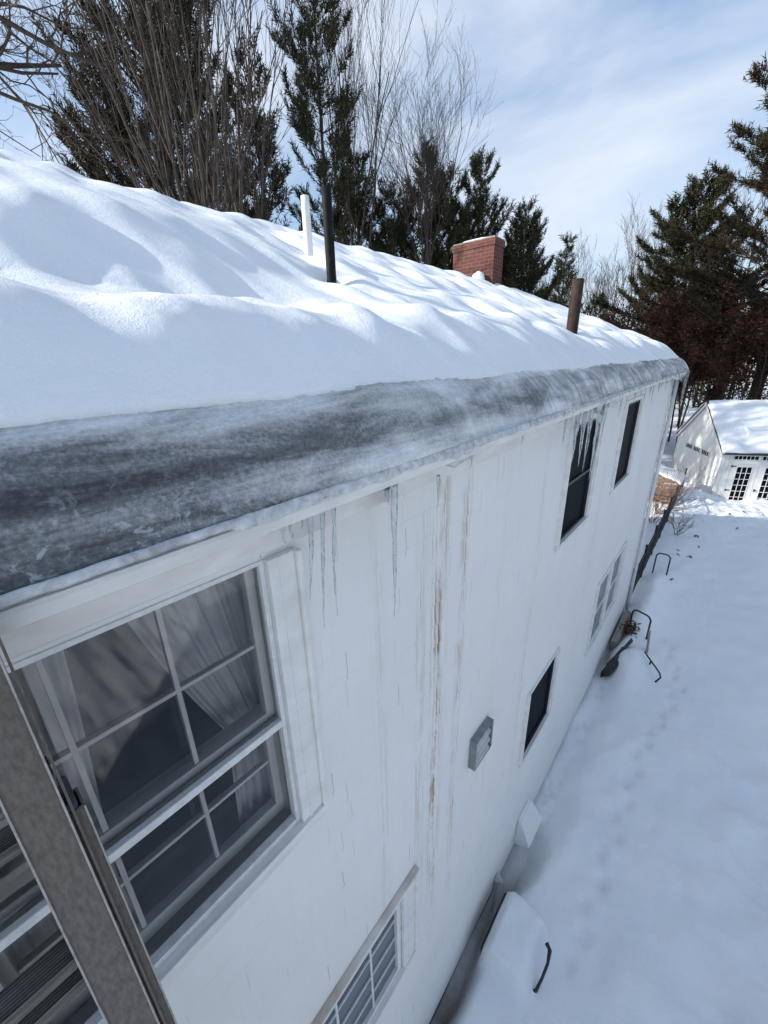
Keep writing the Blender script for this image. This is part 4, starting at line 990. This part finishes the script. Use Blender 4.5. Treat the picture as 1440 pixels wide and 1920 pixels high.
# ------------------------------------------------------------------ trees
def perp(d, rg):
    a = Vector((rg.gauss(0, 1), rg.gauss(0, 1), rg.gauss(0, 1))); a -= d * a.dot(d); return a.normalized()
class Bare:
    def __init__(s, seed): s.r = random.Random(seed); s.thick = MB(); s.thin = MB(); s.n = 0
    def branch(s, p, d, L, r, lev, maxlev, up=0.15, spread=0.75, kids=(5, 8), wig=0.10, minr=0.006):
        rg = s.r; seg = 7 if lev == 0 else (5 if lev < 3 else 3)
        pts = [Vector(p)]; rr = [r]; dirs = [Vector(d)]; d = Vector(d).normalized()
        for i in range(seg):
            d = (d + perp(d, rg) * wig * (1 + .3 * lev) + Vector((0, 0, up * .12 * (1 + lev)))).normalized()
            pts.append(pts[-1] + d * (L / seg)); rr.append(max(minr * .6, r * (1 - 0.72 * (i + 1) / seg))); dirs.append(d.copy())
        s.n += 1
        (s.thick if lev < 2 else s.thin).tube(pts, rr, 7 if lev == 0 else (5 if lev == 1 else (4 if lev == 2 else 3)), cap=False)
        if lev >= maxlev: return
        nk = rg.randint(*kids) if lev < maxlev - 1 else rg.randint(max(2, kids[0] - 1), kids[1] - 1)
        for k in range(nk):
            t = 0.28 + 0.72 * (k + rg.random()) / nk if lev > 0 else 0.35 + 0.65 * (k + rg.random()) / nk
            x = t * seg; i = min(seg - 1, int(x)); q = pts[i].lerp(pts[i + 1], x - i)
            dd = (dirs[i + 1] + perp(dirs[i + 1], rg) * spread * rg.uniform(.6, 1.25) + Vector((0, 0, up))).normalized()
            s.branch(q, dd, L * rg.uniform(.38, .66) * (1.1 - .35 * t), max(minr, rr[i] * rg.uniform(.45, .65)), lev + 1, maxlev, up, spread, kids, wig, minr)
def bare_tree(name, label, x, y, base, H, r, seed, maxlev=4, group=None, kids=(5, 8), spread=.75, up=.18, stems=None, minr=.008, mat='bark', tw='twig', fork=0.0):
    b = Bare(seed); rg = b.r
    if stems:
        ns, tilt, z0_ = stems
        b.thick.tube([(x, y, base - .3), (x, y, base + 1), (x, y, base + z0_ + .3)], [r * 2.6, r * 2.2, r * 2.3], 8)
        for k in range(ns):
            a = 2 * math.pi * (k + rg.random()) / ns; tl = tilt * math.sqrt(rg.random())
            d = Vector((math.cos(a) * tl, math.sin(a) * tl, 1)).normalized()
            b.branch(Vector((x, y, base + z0_)) + d * .1, d, (H - z0_) * rg.uniform(.7, 1.05), r * rg.uniform(.5, 1), 1, maxlev, up, spread, kids, .085, minr)
    else:
        b.branch((x, y, base - .3), (rg.uniform(-.05, .05), rg.uniform(-.05, .05), 1), H, r, 0, maxlev, up, spread, kids, .05, minr)
    root = empty(name, (x, y, base), label, 'tree', group)
    b.thick.build('trunk', M[mat], root, True); b.thin.build('crown', M[tw], root)
    return root, b.n
def pine_tree(name, label, x, y, base, H, r, rad, seed, mat='needle', z_lo=0.2, dens=1.0, group=None, droop=.1, upturn=.5, tuft=.26, lean=(0, 0), shape=.85, tilt_side=None, nb=(6, 9)):
    rg = random.Random(seed); tr = MB(); cr = MB()
    k = 9; tp = [(x + lean[0] * t + .05 * math.sin(t * 7 + seed), y + lean[1] * t, base - .3 + (H + .3) * t) for t in [i / k for i in range(k + 1)]]
    tr.tube(tp, [max(.02, r * (1 - .93 * i / k)) for i in range(k + 1)], 8)
    z = H * z_lo
    while z < H * 0.985:
        t = z / H; R = rad * (max(0.04, (1 - t)) ** shape) * (0.55 + .45 * min(1, (t - z_lo + .04) / .18)) * 1.15
        for q in range(rg.randint(*nb)):
            a = rg.uniform(0, 2 * math.pi); L = R * rg.uniform(.45, 1.2)
            if tilt_side: L *= 1 + tilt_side[1] * math.cos(a - tilt_side[0])
            if rg.random() < .12: continue
            p = Vector((x + lean[0] * t, y + lean[1] * t, base + z)); d = Vector((math.cos(a), math.sin(a), rg.uniform(-.05, .35) - droop + .5 * t + .18 * upturn)).normalized()
            n_ = 5; pts = [p.copy()]
            for i in range(n_):
                d = (d + Vector((rg.gauss(0, .08), rg.gauss(0, .08), upturn * .13 * (i + 1) / n_ * 2))).normalized(); p = p + d * (L / n_); pts.append(p.copy())
            tr.tube(pts, [max(.008, r * .20 * (1 - t * .7) * (1 - .8 * i / n_)) for i in range(n_ + 1)], 4, cap=False)
            nt = max(4, int(L * 4.6 * dens))
            for j in range(nt):
                s_ = rg.uniform(.25, 1.0) ** .75; xx = min(.999, s_) * n_; i = min(n_ - 1, int(xx)); c = pts[i].lerp(pts[i + 1], xx - i)
                bd = (pts[i + 1] - pts[i]).normalized(); side = bd.cross(Vector((0, 0, 1))).normalized() * rg.choice((-1, 1))
                td = (bd * rg.uniform(.4, 1) + side * rg.uniform(.0, .9) + Vector((0, 0, rg.uniform(.1, .8) * (.6 + upturn * .5)))).normalized()
                tl = tuft * rg.uniform(1.0, 2.4) * (1.15 - .45 * s_)
                for g in range(11):
                    t2 = (g + rg.random()) / 11; bpt = c + td * tl * (.15 + .85 * t2)
                    dd = (td * rg.uniform(.35, 1.0) + perp(td, rg) * rg.uniform(.4, .9)).normalized(); ln = tuft * rg.uniform(.45, .75); w = perp(dd, rg) * rg.uniform(.014, .026) * (tuft / .34)
                    cr.poly([bpt - w, bpt + w, bpt + dd * ln])
        z += H * .024 + rg.uniform(0, .25)
    root = empty(name, (x, y, base), label, 'tree', group)
    tr.build('trunk', M['barkdark'], root, True)
    me_o = link('crown', [(a - x, b - y, c - base) for a, b, c in cr.v], cr.f, M[mat], root)
    return root

TB = -5.6
for (x, y, H, R, sd, k, lab) in ((-15.6, 20.8, 14.6, 4.4, 301, 'needle', 'squat dark pine filling the gap between black pipe and bare tree'), (-13.4, 23.2, 15.0, 4.2, 302, 'needle', 'rounded dark pine leaning over the chimney from the left'), (-19.5, 11.0, 22.0, 5.0, 303, 'needlebrown', 'second bronze pine standing deeper behind the fan of stems'), (-11.0, 27.5, 13.6, 3.8, 304, 'needle', 'shaggy dark pine half hidden right of the chimney')):
    pine_tree('pine_tree', lab, x, y, TB, H, .22, R, sd, k, .3, 2.2, shape=.5, tuft=.36, upturn=.9)
# trees standing behind the house, left to right
def oak():
    b = Bare(11); x, y = -13.4, 0.2
    b.thick.tube([(x, y, TB - .3), (x + .1, y, 0), (x, y + .2, 4.5), (x + .1, y + .3, 9)], [.42, .34, .28, .2], 9)
    for p, q, r in (((x, .5, 4.7), (-12.2, 6.2, 7.2), .13), ((x, .4, 5.4), (-12.6, 5.2, 9.4), .12), ((x, .5, 7.2), (-12.4, 4.6, 11.0), .11), ((x, .3, 4.4), (-11.6, 4.8, 5.0), .07), ((x, .2, 8.6), (-13.2, 4.4, 12.4), .12), ((x, .2, 6.2), (-14.0, 5.6, 8.0), .09)):
        d = Vector(q) - Vector(p); b.branch(p, d, d.length, r, 1, 4, .05, .95, (5, 7), .26, .007)
    root = empty('oak_tree', (x, y, TB), 'dark gnarled bare oak reaching in at the upper left edge', 'tree')
    b.thick.build('trunk', M['barkdark'], root, True); b.thin.build('crown', M['twig'], root)
oak()
pine_tree('pine_tree', 'large bronze-green pine behind the fan of bare stems', -17.6, 9.2, TB, 23, .42, 6.2, 21, 'needlebrown', .38, 1.9, shape=.6, tuft=.42, upturn=.9)
pine_tree('pine_tree', 'low bushy bronze pine left of the fan of bare stems', -17.5, 7.4, TB, 15.5, .26, 4.0, 22, 'needlebrown', .5, 1.7, shape=.7, tuft=.36, upturn=.9)
bare_tree('multi_stem_tree', 'fan of many slender bare stems rising behind the roof ridge', -10.2, 6.0, TB, 15.5, .042, 31, 3, stems=(16, .27, 6.0), kids=(4, 7), spread=.40, up=.2, minr=.006)
pine_tree('pine_tree', 'narrow bronze pine left of the white vent pipe', -16.4, 12.7, TB, 17.3, .24, 2.6, 23, 'needlebrown', .42, 2.2, shape=.45, tuft=.36, upturn=.8)
pine_tree('pine_tree', 'tall slim dark green pine above the black vent pipe', -15.0, 15.1, TB, 20.6, .20, 2.7, 24, 'needle', .5, 2.3, shape=.22, tuft=.34, upturn=.9)
bare_tree('bare_tree', 'pale many-stemmed bare tree just right of the tall slim pine', -15.4, 17.4, TB, 20.5, .075, 32, 4, stems=(7, .26, 7.5), kids=(5, 7), spread=.45, up=.22, minr=.007)
bare_tree('bare_tree', 'broad vase-shaped bare tree left of the brick chimney', -12.8, 19.9, TB, 15.9, .062, 37, 4, stems=(10, .30, 9.0), kids=(5, 8), spread=.62, up=.16, minr=.0055)
pine_tree('pine_tree', 'dark round pine right behind the black vent pipe', -16.6, 19.0, TB, 15.6, .22, 4.4, 25, 'needle', .3, 2.6, shape=.6, tuft=.36, upturn=.9)
pine_tree('pine_tree', 'dense dark pine beneath the broad bare tree', -14.4, 22.2, TB, 16.6, .24, 4.6, 26, 'needle', .3, 2.6, shape=.65, tuft=.36, upturn=.9)
pine_tree('pine_tree', 'tall dark pine rising directly behind the chimney', -12.4, 24.6, TB, 16.4, .24, 4.2, 27, 'needle', .3, 2.6, shape=.6, tuft=.36, upturn=.9)
pine_tree('pine_tree', 'feathery dark pine sloping down right of the chimney', -9.8, 25.2, TB, 13.8, .22, 4.2, 28, 'needle', .3, 2.5, shape=.75, tuft=.36, upturn=.9)
pine_tree('pine_tree', 'small pointed pine left of the rusty vent pipe', -10.0, 33.2, TB, 13.6, .2, 3.0, 29, 'needle', .3, 2.2, shape=.8, tuft=.38, upturn=.8)
pine_tree('pine_tree', 'big layered pine standing above the far roof corner', -3.3, 38.0, TB, 16.2, .34, 6.2, 41, 'needle', .22, 3.0, shape=.6, tuft=.46, upturn=.3, droop=.0, nb=(6, 9))
pine_tree('pine_tree', 'tallest pine at the right edge with long drooping boughs', 2.0, 32.6, TB, 21.0, .36, 7.4, 42, 'needlebrown', .22, 2.6, shape=.5, tuft=.42, upturn=.3, droop=.05, nb=(6, 9))
for i, (x, y, H, lab) in enumerate(((-13.5, 44, 13.5, 'grey bare tree seen just left of the rusty vent pipe'), (-10.5, 47, 14.5, 'grey twiggy bare tree right of the rusty vent pipe'), (-7.2, 45, 13.8, 'grey bare tree left of the big layered pine'), (0.2, 36, 12.5, 'thin bare tree tangled before the right edge pine'))):
    bare_tree('bare_tree', lab, x, y, TB, H, .12, 50 + i, 4, stems=(5, .35, 3.5), kids=(5, 7), spread=.55, up=.2, minr=.011)
pine_tree('pine_tree', 'dark squat pine among the grey bare trees', -6.2, 43, TB, 11.2, .2, 3.2, 43, 'needle', .2, 1.1, shape=.6, tuft=.4, upturn=.6)
pine_tree('pine_tree', 'broad dark pine low behind the far roof edge', -9.3, 40, TB, 10.4, .2, 3.0, 44, 'needle', .2, 1.1, shape=.6, tuft=.4, upturn=.6)
# trees on the sunny side, beyond the left edge of the picture: their boughs throw the dapple on roof and garage
bare_tree('bare_tree', 'tall bare tree in the side yard throwing dapple on the garage', -13.0, 9.0, TB, 13.0, .16, 62, 4, stems=(6, .3, 5.0), kids=(5, 7), spread=.5, up=.2, minr=.012)

for i, (x, y, H) in enumerate(((15, 0.5, 15), (14.5, 6.0, 14), (15, 13.0, 16))):  # unseen pines added to lower ambient light on the facade and darken window reflections
    pine_tree('pine_tree', 'unseen dark pine across the yard beyond the right edge of the picture', x, y, TB, H, .25, 3.6, 90 + i, 'needle', .08, .45, group='unseen pines across the yard', shape=.7, tuft=.6, upturn=.6)
# rust-leaved understory shrubs behind the garage and slim trunks
rg = random.Random(9)
def beech(x, y, H, W_, seed, label, n=1900):
    g = random.Random(seed); tr = MB(); lf = MB()
    b = Bare(seed); b.branch((x, y, TB - .2), (g.uniform(-.1, .1), g.uniform(-.1, .1), 1), H, .07, 0, 3, .1, .85, (5, 8), .09, .010)
    pts = b.thin.v
    for k in range(n):
        c = Vector(pts[g.randrange(len(pts))]) + Vector((g.gauss(0, .12), g.gauss(0, .12), g.gauss(0, .12))); a = Vector((g.gauss(0, 1), g.gauss(0, 1), g.gauss(0, .8))).normalized() * g.uniform(.06, .11); w = a.orthogonal().normalized() * .05
        lf.poly([c - a, c + w, c + a, c - w])
    root = empty('beech_tree', (x, y, TB), label, 'tree', 'rust-leaved young trees behind the garage')
    b.thick.build('trunk', M['bark'], root, True); b.thin.build('branches', M['twig'], root)
    link('crown', [(p[0] - x, p[1] - y, p[2] - TB) for p in lf.v], lf.f, M['rustleaf'], root)
for i in range(26):
    x = -5.5 + 0.58 * i + rg.uniform(-.4, .4); y = rg.uniform(31, 37) if x < 2 else rg.uniform(30.5, 36)
    beech(x, y, rg.uniform(4.8, 8.0), 2, 200 + i, 'young tree holding rust-brown leaves in the row behind the garage')
# the far wood, one mass of trunks and twigs
def woodland():
    g = random.Random(15); tr = MB(); lf = MB()
    for k in range(420):
        a = g.uniform(-0.95, 1.25); D = g.uniform(48, 95); x = 1 + D * math.sin(a) ; y = D * math.cos(a)
        if x < -30 and y < 40: continue
        H = g.uniform(9, 15) if a > -.35 else g.uniform(7, 11); b0 = gzp(x, y)
        tp = Vector((x + g.gauss(0, .5), y + g.gauss(0, .5), b0 + H)); bt = Vector((x, y, b0 - .3)); tr.tube([bt, bt.lerp(tp, .5) + Vector((g.gauss(0, .15), 0, 0)), tp], [.13, .09, .02], 4, cap=False)
        for q in range(42):
            t = g.uniform(.12, 1); c = bt.lerp(tp, t); d = Vector((g.gauss(0, 1), g.gauss(0, 1), g.uniform(.2, 1.2))).normalized() * g.uniform(.8, 2.6) * (1.15 - .6 * t); w = perp(d.normalized(), g) * .022
            e = c + d; tr.poly([c - w, c + w, e])
            for j in range(3):
                c2 = c.lerp(e, g.uniform(.3, 1)); d2 = (d.normalized() + perp(d.normalized(), g) * .8).normalized() * g.uniform(.4, 1.1); w2 = perp(d2.normalized(), g) * .016; tr.poly([c2 - w2, c2 + w2, c2 + d2])
    tag(tr.build('woodland', M['twig']), 'distant brown leafless wood filling the background behind house and garage', 'woodland', kind='stuff')
woodland()
def evergreens():
    g = random.Random(25); m = MB()
    for k in range(90):
        a = g.uniform(-1.0, 1.1); D = g.uniform(42, 80); x = 1 + D * math.sin(a); y = D * math.cos(a); b0 = gzp(x, y); H = g.uniform(7.5, 10.5) if a > -.45 else g.uniform(9, 12)
        m.tube([(x, y, b0), (x, y, b0 + H)], [.16, .03], 4, cap=False)
        for q in range(420):
            t = g.random() ** .8; R = (1 - t) ** .7 * 2.9; an = g.uniform(0, 6.28); rr = R * g.uniform(.3, 1.05)
            c = Vector((x + rr * math.cos(an), y + rr * math.sin(an), b0 + .6 + t * (H - .6))); d = Vector((math.cos(an), math.sin(an), g.uniform(.1, 1.1))).normalized() * g.uniform(.35, .75); w = perp(d.normalized(), g) * .09
            m.poly([c - w, c + w, c + d])
    tag(m.build('evergreen_woodland', M['needle']), 'distant dark evergreens merging into one mass behind the trees', 'woodland', kind='stuff')
evergreens()

# ------------------------------------------------------------------ bare shrubs by the fence, and leaves blown on the snow
def shrub(x, y, H, ns, seed, label, mat='twig', lean=(0, 0)):
    b = Bare(seed); g = b.r; z0_ = gzp(x, y)
    for k in range(ns):
        a = g.uniform(0, 6.28); tl = g.uniform(.15, .8); d = Vector((math.cos(a) * tl + lean[0], math.sin(a) * tl + lean[1], 1)).normalized()
        b.branch((x + g.gauss(0, .06), y + g.gauss(0, .06), z0_ - .1), d, H * g.uniform(.7, 1.1), .010, 1, 3, .1, .6, (4, 6), .12, .005)
    root = empty('shrub', (x, y, z0_), label, 'shrub', 'bare shrubs beside the black fence')
    b.thick.build('stems', M[mat], root); b.thin.build('twigs', M[mat], root)
M['redtwig'] = simple('reddish_twigs', (0.13, 0.075, 0.05), (0.20, 0.12, 0.085), 3, 0.9, bump=0)
shrub(-0.32, 18.6, 1.6, 13, 81, 'thick reddish bare shrub between house corner and black fence', 'redtwig')
shrub(-0.35, 17.4, 1.3, 10, 82, 'lower reddish bare shrub in front of the slatted shed', 'redtwig')
shrub(0.42, 16.6, .95, 7, 83, 'thin bare shrub sprawling on the yard side of the fence', 'twig', (.4, -.1))
shrub(-0.1, 20.0, 1.9, 5, 84, 'tall wispy bare shrub rising before the shed roof', 'redtwig', (.1, 0))
rg = random.Random(3)
for k in range(14):
    x, y = (rg.uniform(.45, 1.3), rg.uniform(14.5, 17)) if k < 8 else (rg.uniform(1.0, 3.2), rg.uniform(17, 21))
    if k == 0: x, y = .74, 12.55
    z = gzp(x, y) + .02; m = MB(); a = rg.uniform(0, 3.1); L = rg.uniform(.05, .09)
    d = Vector((math.cos(a), math.sin(a), .2)) * L; w = Vector((-math.sin(a), math.cos(a), .3)) * L * .45; c = Vector((x, y, z))
    m.poly([c - d, c + w, c + d * 1.1 + Vector((0, 0, .02))]); m.poly([c - d, c + d * 1.1 + Vector((0, 0, .02)), c - w * .9 + Vector((0, 0, .03))])
    tag(m.build('fallen_leaf', M['leafdry']), 'dry brown leaf lying on the yard snow past the hoops', 'leaf', 'dry leaves scattered on the yard snow')
